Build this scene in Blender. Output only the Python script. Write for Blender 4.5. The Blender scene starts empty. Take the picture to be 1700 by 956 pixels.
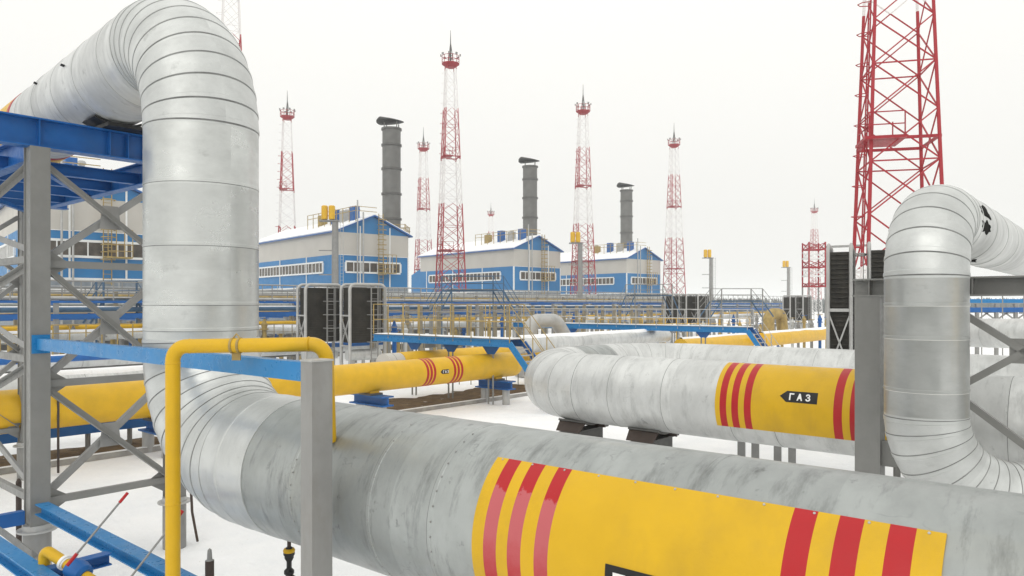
import bpy, math, random
from mathutils import Vector as V, Matrix, noise as mnoise
R = math.radians
rnd = random.Random(7)
sc = bpy.context.scene
C = sc.collection
F, CX, HY, EYE = 1220.0, 850.0, 505.0, 4.2          # focal length and horizon of the photograph, eye height
a_ = R(49.5)
A = V((-math.sin(a_), math.cos(a_), 0))               # plant axis going away to the left
B = V((math.cos(a_), math.sin(a_), 0))                # plant axis going away to the right
Z = V((0, 0, 1))

def W(px, Y, py):                                     # world point seen at a photo pixel at depth Y
    return V(((px - CX) / F * Y, Y, EYE + (HY - py) / F * Y))
def lineB(ad, px, z):                                 # point on the B-line at distance ad, in the photo column px
    k = (px - CX) / F
    Y = ad / (A.y + A.x * k)
    return V((k * Y, Y, z))

# ------------------------------------------------------------------ materials
def new_mat(name):
    m = bpy.data.materials.new(name); m.use_nodes = True
    nt = m.node_tree
    return m, nt, nt.nodes['Principled BSDF']
def nd(nt, t, **kw):
    n = nt.nodes.new(t)
    for k, v in kw.items(): setattr(n, k, v)
    return n
def noise_fac(nt, vec, scale, detail=4, rough=.6, lo=.35, hi=.65):
    n = nd(nt, 'ShaderNodeTexNoise'); n.inputs['Scale'].default_value = scale
    n.inputs['Detail'].default_value = detail; n.inputs['Roughness'].default_value = rough
    nt.links.new(vec, n.inputs['Vector'])
    r = nd(nt, 'ShaderNodeMapRange'); r.inputs[1].default_value = lo; r.inputs[2].default_value = hi
    nt.links.new(n.outputs['Fac'], r.inputs[0])
    return r.outputs[0]
def mixc(nt, fac, c1, c2, blend='MIX'):
    m = nd(nt, 'ShaderNodeMix', data_type='RGBA', blend_type=blend)
    for s, c in ((m.inputs[0], fac), (m.inputs[6], c1), (m.inputs[7], c2)):
        if hasattr(c, 'is_output'): nt.links.new(c, s)
        elif isinstance(c, (int, float)): s.default_value = c
        else: s.default_value = (*c, 1)
    return m.outputs[2]
def scaled(nt, vec, s):
    m = nd(nt, 'ShaderNodeMapping'); m.inputs['Scale'].default_value = s
    nt.links.new(vec, m.inputs['Vector']); return m.outputs[0]
def bump(nt, bs, h, strength, dist=.02):
    b = nd(nt, 'ShaderNodeBump'); b.inputs['Strength'].default_value = strength; b.inputs['Distance'].default_value = dist
    nt.links.new(h, b.inputs['Height']); nt.links.new(b.outputs[0], bs.inputs['Normal'])
def paint(name, col, rough=.5, metal=0, var=.12, scale=2.5, dirt=None, dirt_amt=.35, dscale=1.2, bmp=.05):
    m, nt, bs = new_mat(name)
    tc = nd(nt, 'ShaderNodeTexCoord').outputs['Object']
    f = noise_fac(nt, tc, scale, 5)
    c = mixc(nt, f, [x * (1 - var) for x in col], [min(1, x * (1 + var)) for x in col])
    if dirt:
        g = noise_fac(nt, scaled(nt, tc, (1, 1, .45)), dscale, 7, .68, .5, .78)
        mu = nd(nt, 'ShaderNodeMath', operation='MULTIPLY'); mu.inputs[1].default_value = dirt_amt
        nt.links.new(g, mu.inputs[0]); c = mixc(nt, mu.outputs[0], c, dirt)
    nt.links.new(c, bs.inputs['Base Color'])
    rr = nd(nt, 'ShaderNodeMapRange'); rr.inputs[3].default_value = max(.05, rough - .1); rr.inputs[4].default_value = min(1, rough + .1)
    nt.links.new(noise_fac(nt, tc, scale * 4, 3), rr.inputs[0]); nt.links.new(rr.outputs[0], bs.inputs['Roughness']); bs.inputs['Specular IOR Level'].default_value = .35
    bs.inputs['Metallic'].default_value = metal
    if bmp: bump(nt, bs, noise_fac(nt, tc, scale * 9, 4), bmp, .01)
    return m
def galvanised(name, col, metal, rough, sheet, scuff, scuff_amt, tone=.12, stain=None, dents=.45):
    """sheet-metal cladding: UV runs in metres (u round the pipe, v along it)"""
    m, nt, bs = new_mat(name)
    uv = nd(nt, 'ShaderNodeTexCoord').outputs['UV']
    sep = nd(nt, 'ShaderNodeSeparateXYZ'); nt.links.new(uv, sep.inputs[0])
    dv = nd(nt, 'ShaderNodeMath', operation='DIVIDE'); dv.inputs[1].default_value = sheet; nt.links.new(sep.outputs[1], dv.inputs[0])
    fl = nd(nt, 'ShaderNodeMath', operation='FLOOR'); nt.links.new(dv.outputs[0], fl.inputs[0])
    wn = nd(nt, 'ShaderNodeTexWhiteNoise', noise_dimensions='1D'); nt.links.new(fl.outputs[0], wn.inputs['W'])
    c = mixc(nt, wn.outputs[0], [x * (1 - tone) for x in col], [min(1, x * (1 + tone)) for x in col])
    cl = noise_fac(nt, scaled(nt, uv, (1, 1.6, 1)), 1.3, 6, .65, .38, .66)                     # broad cloudy oxidation
    c = mixc(nt, cl, c, mixc(nt, .5, c, [x * .66 for x in col]))
    st = noise_fac(nt, scaled(nt, uv, (.7, 2.6, 1)), 1.7, 7, .72, .52, .74)                       # smears running round the pipe
    mu = nd(nt, 'ShaderNodeMath', operation='MULTIPLY'); mu.inputs[1].default_value = scuff_amt; nt.links.new(st, mu.inputs[0])
    c = mixc(nt, mu.outputs[0], c, scuff)
    sm = noise_fac(nt, scaled(nt, uv, (1, 1.3, 1)), 2.3, 9, .74, .60, .70)                        # small dark rubs
    mu2 = nd(nt, 'ShaderNodeMath', operation='MULTIPLY'); mu2.inputs[1].default_value = scuff_amt * .9; nt.links.new(sm, mu2.inputs[0])
    c = mixc(nt, mu2.outputs[0], c, [x * .35 for x in scuff])
    # thin scratches: ridged noise, broken up by another noise
    rn = nd(nt, 'ShaderNodeTexNoise'); rn.inputs['Scale'].default_value = 2.4; rn.inputs['Detail'].default_value = 3
    nt.links.new(scaled(nt, uv, (1.6, .8, 1)), rn.inputs['Vector'])
    ab = nd(nt, 'ShaderNodeMath', operation='SUBTRACT'); ab.inputs[1].default_value = .5; nt.links.new(rn.outputs['Fac'], ab.inputs[0])
    ab2 = nd(nt, 'ShaderNodeMath', operation='ABSOLUTE'); nt.links.new(ab.outputs[0], ab2.inputs[0])
    mr = nd(nt, 'ShaderNodeMapRange'); mr.inputs[1].default_value = .0; mr.inputs[2].default_value = .010; mr.inputs[3].default_value = 1; mr.inputs[4].default_value = 0
    nt.links.new(ab2.outputs[0], mr.inputs[0])
    gate = noise_fac(nt, uv, 1.9, 3, .5, .56, .68)
    mg = nd(nt, 'ShaderNodeMath', operation='MULTIPLY'); nt.links.new(mr.outputs[0], mg.inputs[0]); nt.links.new(gate, mg.inputs[1])
    mg2 = nd(nt, 'ShaderNodeMath', operation='MULTIPLY'); mg2.inputs[1].default_value = scuff_amt * .4; nt.links.new(mg.outputs[0], mg2.inputs[0])
    c = mixc(nt, mg2.outputs[0], c, [x * .3 for x in scuff])
    if stain:
        sf = noise_fac(nt, scaled(nt, uv, (1.4, .22, 1)), 1.6, 4, .5, .55, .75)
        ms = nd(nt, 'ShaderNodeMath', operation='MULTIPLY'); ms.inputs[1].default_value = .5; nt.links.new(sf, ms.inputs[0])
        c = mixc(nt, ms.outputs[0], c, stain)
    nt.links.new(c, bs.inputs['Base Color'])
    rr = nd(nt, 'ShaderNodeMapRange'); rr.inputs[3].default_value = rough - .08; rr.inputs[4].default_value = rough + .14
    nt.links.new(cl, rr.inputs[0]); nt.links.new(rr.outputs[0], bs.inputs['Roughness'])
    bs.inputs['Metallic'].default_value = metal
    bump(nt, bs, noise_fac(nt, scaled(nt, uv, (.8, 1, 1)), 1.7, 4, .55, .2, .8), dents, .03)
    return m

M = {}
M['galv'] = galvanised('galvanised_sheet', (.57, .585, .575), .6, .38, .42, (.36, .37, .37), .35, .06)
M['galv_riser'] = galvanised('new_galvanised_sheet', (.59, .605, .59), .85, .33, 1.05, (.42, .42, .41), .25, .07, None, .12)
M['galv_old'] = galvanised('weathered_galvanised_sheet', (.36, .38, .372), .5, .40, 1.15, (.10, .106, .104), .85, .1, stain=(.36, .35, .29))
M['galv_pale'] = galvanised('pale_galvanised_sheet', (.61, .62, .61), .4, .44, 1.2, (.24, .25, .245), .6, .09)
M['galv_rusty'] = galvanised('stained_galvanised_sheet', (.44, .45, .44), .75, .36, 1.1, (.30, .30, .29), .3, .05, stain=(.44, .38, .26), dents=.12)
M['seal'] = paint('dark_seam_sealant', (.2, .205, .2), .7, var=.3)
M['seal_pale'] = paint('pale_seam_sealant', (.72, .72, .69), .6)
M['yellow'] = paint('yellow_enamel', (.61, .365, .006), .42, var=.04, dirt=(.33, .21, .03), dirt_amt=.4, dscale=1.7, bmp=.12)
M['yellow_far'] = paint('yellow_pipe_paint', (.68, .40, .012), .45, var=.06, dirt=(.42, .27, .03), dirt_amt=.3, dscale=.7)
M['yellow_dull'] = paint('dull_yellow_paint', (.36, .26, .09), .6, var=.2)
M['red'] = paint('red_vinyl', (.40, .010, .014), .4, var=.06)
M['slate'] = paint('slate_blue_steel', (.05, .11, .19), .5, var=.12)
M['red_mast'] = paint('red_mast_paint', (.32, .014, .024), .5, var=.12)
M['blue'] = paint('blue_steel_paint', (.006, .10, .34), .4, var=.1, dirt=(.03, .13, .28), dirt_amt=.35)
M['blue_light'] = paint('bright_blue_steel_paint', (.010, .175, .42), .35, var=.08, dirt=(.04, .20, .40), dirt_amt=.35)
M['blue_wall'] = paint('blue_wall_panel', (.018, .175, .41), .5, var=.06, scale=.4, bmp=0)
M['beige_wall'] = paint('beige_wall_panel', (.50, .48, .44), .6, var=.04, scale=.4, bmp=0)
M['trim'] = paint('white_trim', (.78, .79, .78), .5, var=.04)
M['plinth'] = paint('grey_plinth', (.22, .25, .28), .8, var=.15)
M['grey'] = paint('grey_steel_paint', (.215, .215, .205), .45, var=.07, dirt=(.13, .125, .115), dirt_amt=.35)
M['tan'] = paint('tan_grey_paint', (.24, .21, .15), .6, var=.15)
M['grey_mid'] = paint('mid_grey_steel_paint', (.255, .255, .248), .45, var=.08, dirt=(.17, .145, .12), dirt_amt=.5, dscale=2.2)
M['grey_pale'] = paint('pale_grey_steel', (.42, .42, .41), .45, .2, var=.1, dirt=(.25, .24, .22), dirt_amt=.4)
M['grey_dark'] = paint('dark_grey_steel_paint', (.10, .10, .095), .5, var=.12, dirt=(.06, .055, .05))
M['stack'] = paint('stack_steel', (.155, .155, .148), .55, .3, var=.12, scale=.8, dirt=(.10, .095, .085), dirt_amt=.5, dscale=.35)
M['black'] = paint('black_paint', (.012, .012, .012), .5, var=.2)
M['torn'] = paint('torn_insulation', (.018, .018, .017), 1, var=.5)
M['torn'].node_tree.nodes['Principled BSDF'].inputs['Specular IOR Level'].default_value = .02
M['white'] = paint('white_lettering', (.80, .80, .78), .5, var=.03)
M['rust'] = paint('rusty_dark_iron', (.06, .045, .038), .75, var=.3, dirt=(.12, .06, .03))
M['concrete'] = paint('kerb_concrete', (.36, .35, .33), .85, var=.15, dirt=(.2, .19, .17))
M['louvre'] = paint('dark_louvre_metal', (.035, .032, .026), .6, var=.3, scale=3)
M['glass'] = paint('dim_window_glass', (.09, .075, .06), .15, var=.5, scale=.7, bmp=0)
M['snow'] = None

m, nt, bs = new_mat('snow'); M['snow'] = m
tc = nd(nt, 'ShaderNodeTexCoord').outputs['Object']
c = mixc(nt, noise_fac(nt, tc, .6, 6), (.84, .85, .86), (.92, .92, .92))
c = mixc(nt, noise_fac(nt, tc, 22, 4, .6, .70, .76), c, (.45, .40, .33))
nt.links.new(c, bs.inputs['Base Color'])
bs.inputs['Roughness'].default_value = .9
bump(nt, bs, noise_fac(nt, tc, 1.1, 8, .62, .2, .8), .7, .12)

m, nt, bs = new_mat('bare_earth'); M['earth'] = m
tc = nd(nt, 'ShaderNodeTexCoord').outputs['Object']
c = mixc(nt, noise_fac(nt, tc, 2.5, 7), (.06, .034, .014), (.15, .095, .04))
c = mixc(nt, noise_fac(nt, tc, 3.1, 8, .7, .65, .70), c, (.75, .75, .75))
nt.links.new(c, bs.inputs['Base Color']); bs.inputs['Roughness'].default_value = 1
bump(nt, bs, noise_fac(nt, tc, 6, 8, .7, .2, .8), .8, .05)

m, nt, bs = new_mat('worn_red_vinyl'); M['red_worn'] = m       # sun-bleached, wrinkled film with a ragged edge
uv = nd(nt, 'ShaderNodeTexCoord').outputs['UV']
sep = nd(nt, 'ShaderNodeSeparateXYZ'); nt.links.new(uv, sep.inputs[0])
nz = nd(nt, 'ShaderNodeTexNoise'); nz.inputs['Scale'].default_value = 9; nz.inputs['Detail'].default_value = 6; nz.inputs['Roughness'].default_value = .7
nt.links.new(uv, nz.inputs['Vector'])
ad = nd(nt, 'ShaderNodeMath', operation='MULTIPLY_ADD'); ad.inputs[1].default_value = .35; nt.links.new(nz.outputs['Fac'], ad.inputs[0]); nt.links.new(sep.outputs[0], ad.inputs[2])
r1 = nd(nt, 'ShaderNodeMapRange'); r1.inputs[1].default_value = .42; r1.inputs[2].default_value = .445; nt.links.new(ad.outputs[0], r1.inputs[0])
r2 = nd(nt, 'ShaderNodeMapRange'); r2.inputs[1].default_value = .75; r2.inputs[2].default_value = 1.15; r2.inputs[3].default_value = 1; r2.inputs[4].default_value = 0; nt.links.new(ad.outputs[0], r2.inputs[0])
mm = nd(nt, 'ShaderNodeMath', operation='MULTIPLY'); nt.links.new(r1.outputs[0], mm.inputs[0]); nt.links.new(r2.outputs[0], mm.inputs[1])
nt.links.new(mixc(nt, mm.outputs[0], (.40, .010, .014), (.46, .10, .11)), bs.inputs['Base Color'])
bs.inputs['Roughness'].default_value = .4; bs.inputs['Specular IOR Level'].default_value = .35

m, nt, bs = new_mat('mast_paint_bands'); M['mast'] = m          # red and white day-marking bands by height
tc = nd(nt, 'ShaderNodeTexCoord').outputs['Object']
sep = nd(nt, 'ShaderNodeSeparateXYZ'); nt.links.new(tc, sep.inputs[0])
cr = nd(nt, 'ShaderNodeValToRGB'); cr.color_ramp.interpolation = 'CONSTANT'
red, wh = (.35, .014, .024, 1), (.74, .72, .71, 1)
cr.color_ramp.elements[0].position = 0; cr.color_ramp.elements[0].color = wh
cr.color_ramp.elements[1].position = 6 / 50; cr.color_ramp.elements[1].color = red
for z_, col in ((19.0, wh), (25.6, red), (33.3, wh), (39.2, red), (41.6, (.16, .07, .07, 1))):
    e = cr.color_ramp.elements.new(z_ / 50); e.color = col
dv = nd(nt, 'ShaderNodeMath', operation='DIVIDE'); dv.inputs[1].default_value = 50
nt.links.new(sep.outputs[2], dv.inputs[0]); nt.links.new(dv.outputs[0], cr.inputs[0])
nt.links.new(cr.outputs[0], bs.inputs['Base Color']); bs.inputs['Roughness'].default_value = .6

m, nt, bs = new_mat('conifer_needles'); M['conifer'] = m
tc = nd(nt, 'ShaderNodeTexCoord').outputs['Object']
nt.links.new(mixc(nt, noise_fac(nt, tc, .25, 5), (.02, .035, .032), (.06, .075, .07)), bs.inputs['Base Color'])
bs.inputs['Roughness'].default_value = .9

# ------------------------------------------------------------------ mesh builder
ORIG = {}
class MB:
    def __init__(s): s.v, s.f, s.m, s.uv = [], [], [], []
    def face(s, idx, mat=0, uv=None):
        s.f.append(idx); s.m.append(mat); s.uv.append(uv)
    def box(s, c, ax, ay, az, h, mat=0):
        c = V(c); o = len(s.v)
        for i in (-1, 1):
            for j in (-1, 1):
                for k in (-1, 1): s.v.append(c + ax * (i * h[0]) + ay * (j * h[1]) + az * (k * h[2]))
        for q in ((0, 1, 3, 2), (4, 6, 7, 5), (0, 4, 5, 1), (2, 3, 7, 6), (0, 2, 6, 4), (1, 5, 7, 3)):
            s.face([o + i for i in q], mat)
        return s
    def bar(s, p, q, w, h, mat=0, up=Z):
        p, q = V(p), V(q); d = (q - p); L = d.length; d = d / L
        side = d.cross(up)
        if side.length < 1e-4: side = d.cross(V((0, 1, 0)))
        side.normalize(); u = side.cross(d)
        return s.box((p + q) / 2, d, side, u, (L / 2, w / 2, h / 2), mat)
    def ibeam(s, p, q, w, h, tf=.02, tw=.014, mat=0, up=Z):
        p, q = V(p), V(q); d = (q - p).normalized(); side = d.cross(up).normalized(); u = side.cross(d)
        s.bar(p + u * (h / 2 - tf / 2), q + u * (h / 2 - tf / 2), w, tf, mat, up)
        s.bar(p - u * (h / 2 - tf / 2), q - u * (h / 2 - tf / 2), w, tf, mat, up)
        s.bar(p, q, tw, h - 2 * tf + .004, mat, up); return s
    def angle(s, p, q, w, mat=0, nrm=Z, t=.012):          # L-section: two flat legs
        p, q = V(p), V(q); d = (q - p).normalized(); n = (nrm - d * nrm.dot(d)).normalized(); e = d.cross(n)
        s.box((p + q) / 2, d, e, n, ((q - p).length / 2, w / 2, t / 2), mat)
        s.box((p + q) / 2 + e * (w / 2 - t / 2) + n * (w / 2), d, e, n, ((q - p).length / 2, t / 2, w / 2 - t / 2), mat); return s
    def rings(s, st, n=48, caps=True, closed=True):
        """st: list of (centre, tangent, normal, radius, material of the band that starts here, v)"""
        o0 = len(s.v)
        for (c, T, N, r, mt, vv) in st:
            Bn = T.cross(N)
            for k in range(n):
                th = 2 * math.pi * k / n
                s.v.append(c + N * (math.cos(th) * r) + Bn * (math.sin(th) * r))
        for i in range(len(st) - 1):
            r = max(st[i][3], .001); v0, v1 = st[i][5], st[i + 1][5]
            for k in range(n):
                k2 = (k + 1) % n; a, b = o0 + i * n, o0 + (i + 1) * n
                u0, u1 = 2 * math.pi * k / n * r, 2 * math.pi * (k + 1) / n * r
                s.face([a + k, a + k2, b + k2, b + k], st[i][4], [(u0, v0), (u1, v0), (u1, v1), (u0, v1)])
        if caps:
            s.face([o0 + k for k in range(n)][::-1], st[0][4])
            o1 = o0 + (len(st) - 1) * n
            s.face([o1 + k for k in range(n)], st[-1][4])
        return s
    def tube(s, pts, r, n=10, mat=0, caps=True):
        pts = [V(p) for p in pts]; st = []; N = None; L = 0
        for i, p in enumerate(pts):
            T = (pts[min(i + 1, len(pts) - 1)] - pts[max(i - 1, 0)]).normalized()
            if N is None:
                N = T.cross(Z)
                if N.length < 1e-3: N = V((1, 0, 0))
                N.normalize()
            else:
                N = (N - T * N.dot(T)).normalized(); L += (p - pts[i - 1]).length
            st.append((p, T, N, r if not hasattr(r, '__len__') else r[i], mat, L))
        return s.rings(st, n, caps)
    def lathe(s, p, prof, n=24, mat=0, axis=Z):           # prof: (height, radius[, mat])
        N = V((1, 0, 0)) if abs(axis.z) > .5 else Z.copy()
        N = (N - axis * N.dot(axis)).normalized()
        return s.rings([(V(p) + axis * q[0], axis, N, q[1], q[2] if len(q) > 2 else mat, q[0]) for q in prof], n)
    def poly(s, pts, depth, nrm, mat=0):                  # flat outline given thickness
        n = len(pts); o = len(s.v)
        for p in pts: s.v.append(V(p))
        for p in pts: s.v.append(V(p) + nrm * depth)
        s.face(list(range(o, o + n))[::-1], mat); s.face(list(range(o + n, o + 2 * n)), mat)
        for k in range(n): s.face([o + k, o + (k + 1) % n, o + n + (k + 1) % n, o + n + k], mat)
        return s
    def build(s, name, mats, parent=None, sharp=32, root_loc=None):
        me = bpy.data.meshes.new(name)
        og = root_loc if root_loc is not None else (ORIG.get(parent.name, V((0, 0, 0))) if parent else V((0, 0, 0)))
        me.from_pydata([tuple(v - og) for v in s.v], [], s.f)
        if not isinstance(mats, (list, tuple)): mats = [mats]
        for k in mats: me.materials.append(M[k])
        me.polygons.foreach_set('material_index', s.m)
        if any(u for u in s.uv):
            ul = me.uv_layers.new(name='UVMap')
            i = 0
            for f, u in zip(s.f, s.uv):
                for j in range(len(f)):
                    ul.data[i].uv = u[j] if u else (0, 0)
                    i += 1
        me.polygons.foreach_set('use_smooth', [True] * len(me.polygons))
        me.set_sharp_from_angle(angle=R(sharp)); me.update()
        o = bpy.data.objects.new(name, me); C.objects.link(o)
        if parent: o.parent = parent; ORIG[o.name] = og
        elif root_loc is not None: o.location = root_loc; ORIG[o.name] = og
        return o
def fix_normals(o):
    import bmesh
    b = bmesh.new(); b.from_mesh(o.data); bmesh.ops.recalc_face_normals(b, faces=b.faces); b.to_mesh(o.data); b.free()
def tag(o, label, cat, group=None):
    o['label'] = label; o['category'] = cat
    if group: o['group'] = group
    return o
def thing(name, label, cat, loc=(0, 0, 0), group=None):
    o = bpy.data.objects.new(name, None); C.objects.link(o); o.empty_display_size = .3
    o.location = loc; ORIG[o.name] = V(loc)
    return tag(o, label, cat, group)
def structure(o): o['kind'] = 'structure'; return o
def copy_tree(o, parent=None):
    c = o.copy(); C.objects.link(c)
    if parent: c.parent = parent
    for ch in list(o.children): copy_tree(ch, c)
    return c
def clone(o, label, loc, rz=0, scale=1):
    c = copy_tree(o); c['label'] = label; c.location = loc; c.rotation_euler = (0, 0, rz); c.scale = (scale,) * 3
    return c
def dup_part(o, off):                                     # repeat a part on the same thing
    c = o.copy(); C.objects.link(c); c.location = o.location + V(off); return c
def fillet(pts, rad, seg=8):
    """round the inner corners of a polyline"""
    pts = [V(p) for p in pts]; out = [pts[0]]
    for i in range(1, len(pts) - 1):
        p, a, b = pts[i], (pts[i - 1] - pts[i]).normalized(), (pts[i + 1] - pts[i]).normalized()
        ang = a.angle(b); d = rad / math.tan(ang / 2)
        p0, p1 = p + a * d, p + b * d
        bis = (a + b).normalized(); cen = p + bis * (rad / math.sin(ang / 2))
        v0, v1 = p0 - cen, p1 - cen; tot = v0.angle(v1); ax = v0.cross(v1).normalized()
        for k in range(seg + 1): out.append(cen + Matrix.Rotation(tot * k / seg, 3, ax) @ v0)
    out.append(pts[-1]); return out

# ------------------------------------------------------------------ clad pipe pieces
def straight(p, q, r, N, seams, mats=(0, 1), v0=0, lip=.007, dark=.014, n=72):
    p, q = V(p), V(q); T = (q - p).normalized(); L = (q - p).length
    st = [(0, r, 0)]
    for s_ in seams:
        if s_ < .05 or s_ > L - .05: continue
        st += [(s_ - dark, r, 1), (s_, r + .002, 0), (s_ + .001, r + lip, 0), (s_ + .035, r + lip, 0), (s_ + .04, r, 0)]
    st.append((L, r, 0))
    return [(p + T * s_, T, N, rr, mats[mi], v0 + s_) for s_, rr, mi in st]
def elbow(p0, d0, d1, Rb, r, bn, gores, mats=(0, 1), v0=0, lip=.008, dark=.014, r_end=None):
    """quarter bend that starts at p0 heading d0 and leaves heading d1, in segments"""
    cen = p0 + d1 * Rb; st = []
    ang = d0.angle(d1)
    def at(s_):
        t = s_ / Rb
        T = d0 * math.cos(t) + d1 * math.sin(t)
        return cen - d1 * (math.cos(t) * Rb) + d0 * (math.sin(t) * Rb), T
    L = ang * Rb; pos = [(0, r, 0)]; grow = (r_end - r) / L if r_end else 0
    for g in range(gores + 1):
        s_ = L * g / gores
        s_ = min(max(s_, .03), L - .05)
        pos += [(s_ - dark, r, 1), (s_, r + .002, 0), (s_ + .001, r + lip, 0), (s_ + .035, r + lip, 0), (s_ + .04, r, 0)]
        if g < gores: pos.append((L * (g + .5) / gores, r + .001, 0))
    pos.append((L, r, 0))
    for s_, rr, mi in pos:
        c, T = at(s_); N = bn.cross(T).normalized()
        st.append((c, T, N, rr + grow * s_, mats[mi], v0 + s_))
    return st, at(L)[0]
def cyl(P, D, t, phi, r):
    side = D.cross(Z)
    return P + D * t + Z * (r * math.cos(phi)) + side * (r * math.sin(phi))
def shell(mb, P, D, r, spans, phi0, phi1, th=.004, n=40):
    """curved sheet on a pipe: spans = (t0, t1, material)"""
    for (t0, t1, mt) in spans:
        o = len(mb.v)
        for t in (t0, t1):
            for k in range(n + 1):
                ph = phi0 + (phi1 - phi0) * k / n
                mb.v.append(cyl(P, D, t, ph, r + th))
                mb.v.append(cyl(P, D, t, ph, r - .012))
        W2 = 2 * (n + 1)
        for k in range(n):
            a0, b0 = o + 2 * k, o + W2 + 2 * k
            u0, u1 = k / n * (phi1 - phi0) * r, (k + 1) / n * (phi1 - phi0) * r
            mb.face([a0, b0, b0 + 2, a0 + 2], mt, [(u0, t0), (u0, t1), (u1, t1), (u1, t0)])
            mb.face([a0, a0 + 2, a0 + 3, a0 + 1], mt); mb.face([b0, b0 + 1, b0 + 3, b0 + 2], mt)
        mb.face([o, o + 1, o + W2 + 1, o + W2], mt); e = 2 * n
        mb.face([o + e, o + W2 + e, o + W2 + e + 1, o + e + 1], mt)
LET = {  # strokes (x, y) in a 1 x 1 cell, y up
    'G': [[(.1, 0), (.34, 0), (.34, .8), (.95, .8), (.95, 1), (.1, 1)]],
    'A': [[(0, 0), (.24, 0), (.36, .26), (.64, .26), (.76, 0), (1, 0), (.62, 1), (.38, 1)]],
    'Ze': [[(.1, .75), (.3, .66), (.42, .82), (.6, .82), (.68, .72), (.6, .6), (.4, .58), (.4, .44), (.62, .42), (.72, .3), (.62, .18), (.4, .18), (.28, .34), (.06, .26), (.2, .06), (.4, 0), (.66, 0), (.9, .12), (.96, .3), (.86, .46), (.76, .51), (.88, .62), (.9, .78), (.78, .93), (.62, 1), (.4, 1), (.22, .93)]]}
def plate(parent, P, D, r, t0, t1, ph_top, ph_bot, tip, tx0, names='plate'):
    """black arrow plate with the word GAZ in Cyrillic; tip = -1 points to smaller t"""
    mb = MB(); h = (ph_bot - ph_top) * r; n = 8
    half = h * .5; pm = (ph_top + ph_bot) / 2
    shell(mb, P, D, r + .004, [(t0, t1, 0)], ph_top, ph_bot, .004, 10)
    te = t0 if tip < 0 else t1
    o = len(mb.v); rr = r + .008
    L = half * 1.15 * tip
    cols = [te, te + L * .5, te + L]; hw = [half, half * .5, .0005]
    for t, hh in zip(cols, hw):
        for k in range(5):
            ph = pm + (k / 2 - 1) * hh / r
            mb.v.append(cyl(P, D, t, ph, rr)); mb.v.append(cyl(P, D, t, ph, r - .006))
    for i in range(2):
        for k in range(4):
            a0 = o + i * 10 + 2 * k; b0 = a0 + 10
            mb.face([a0, b0, b0 + 2, a0 + 2], 0)
        mb.face([o + i * 10, o + i * 10 + 1, o + i * 10 + 11, o + i * 10 + 10], 0)
        mb.face([o + i * 10 + 8, o + i * 10 + 18, o + i * 10 + 19, o + i * 10 + 9], 0)
    pl = mb.build('flow_arrow', 'black', parent); fix_normals(pl)
    lb = MB(); lh = h * .62; lw = lh * .78; x = tx0
    for ch in ('G', 'A', 'Ze'):
        for pol in LET[ch]:
            pts = [cyl(P, D, x + u * lw, ph_top + (h * .19 + (1 - w) * lh) / r, r + .0085) for u, w in pol]
            nrm = (cyl(P, D, 0, pm, 1) - P).normalized()
            lb.poly(pts, .003, nrm)
        x += lw * 1.45
    l = lb.build('lettering', 'white', pl); fix_normals(l)
    return pl

# ------------------------------------------------------------------ camera, light, sky
cam = bpy.data.cameras.new('camera'); co = bpy.data.objects.new('camera', cam); C.objects.link(co)
co.location = (0, 0, EYE); co.rotation_euler = (R(90), 0, 0)
cam.sensor_width = 36; cam.lens = 36 * F / 1700; cam.shift_y = (HY - 478) / 1700; cam.clip_start = .05; cam.clip_end = 6000
sc.camera = co
w = bpy.data.worlds.new('World'); sc.world = w; w.use_nodes = True; nt = w.node_tree
bg = nt.nodes['Background']
sky = nd(nt, 'ShaderNodeTexSky', sky_type='NISHITA'); sky.sun_disc = False
EL, AZ = R(38), R(200)
sky.sun_elevation = EL; sky.sun_rotation = AZ; sky.air_density = 1.5; sky.dust_density = 4
hs = nd(nt, 'ShaderNodeHueSaturation'); hs.inputs['Saturation'].default_value = .12; hs.inputs['Value'].default_value = .8
nt.links.new(sky.outputs[0], hs.inputs['Color'])
cloud = nd(nt, 'ShaderNodeTexNoise'); cloud.inputs['Scale'].default_value = 1.6; cloud.inputs['Detail'].default_value = 5
nt.links.new(nd(nt, 'ShaderNodeTexCoord').outputs['Generated'], cloud.inputs['Vector'])
ov = mixc(nt, cloud.outputs['Fac'], (9.85, 9.8, 9.4), (10.3, 10.2, 9.8))       # even cloud deck
sz = nd(nt, 'ShaderNodeSeparateXYZ'); nt.links.new(nt.nodes['Texture Coordinate'].outputs['Generated'], sz.inputs[0])
gz = nd(nt, 'ShaderNodeMapRange'); gz.inputs[1].default_value = .12; gz.inputs[2].default_value = 1; gz.inputs[3].default_value = 1; gz.inputs[4].default_value = 1.5
nt.links.new(sz.outputs[2], gz.inputs[0])             # an overcast sky is brighter overhead than at the horizon
vm = nd(nt, 'ShaderNodeVectorMath', operation='SCALE'); nt.links.new(ov, vm.inputs[0]); nt.links.new(gz.outputs[0], vm.inputs['Scale'])
nt.links.new(mixc(nt, .92, hs.outputs[0], vm.outputs[0]), bg.inputs['Color'])
bg.inputs['Strength'].default_value = .1
sun = bpy.data.lights.new('sun', 'SUN'); so = bpy.data.objects.new('sun', sun); C.objects.link(so)
sun.energy = .7; sun.angle = R(60); sun.color = (1, .97, .92)
sd = V((math.sin(AZ) * math.cos(EL), math.cos(AZ) * math.cos(EL), math.sin(EL)))
so.rotation_euler = sd.to_track_quat('Z', 'Y').to_euler(); so.location = (0, 0, 60)
sc.view_settings.view_transform = 'Standard'; sc.view_settings.look = 'None'; sc.view_settings.gamma = 1
sc.view_settings.exposure = -.06
sc.render.engine = 'CYCLES'; sc.cycles.use_denoising = True; sc.cycles.max_bounces = 6

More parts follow.
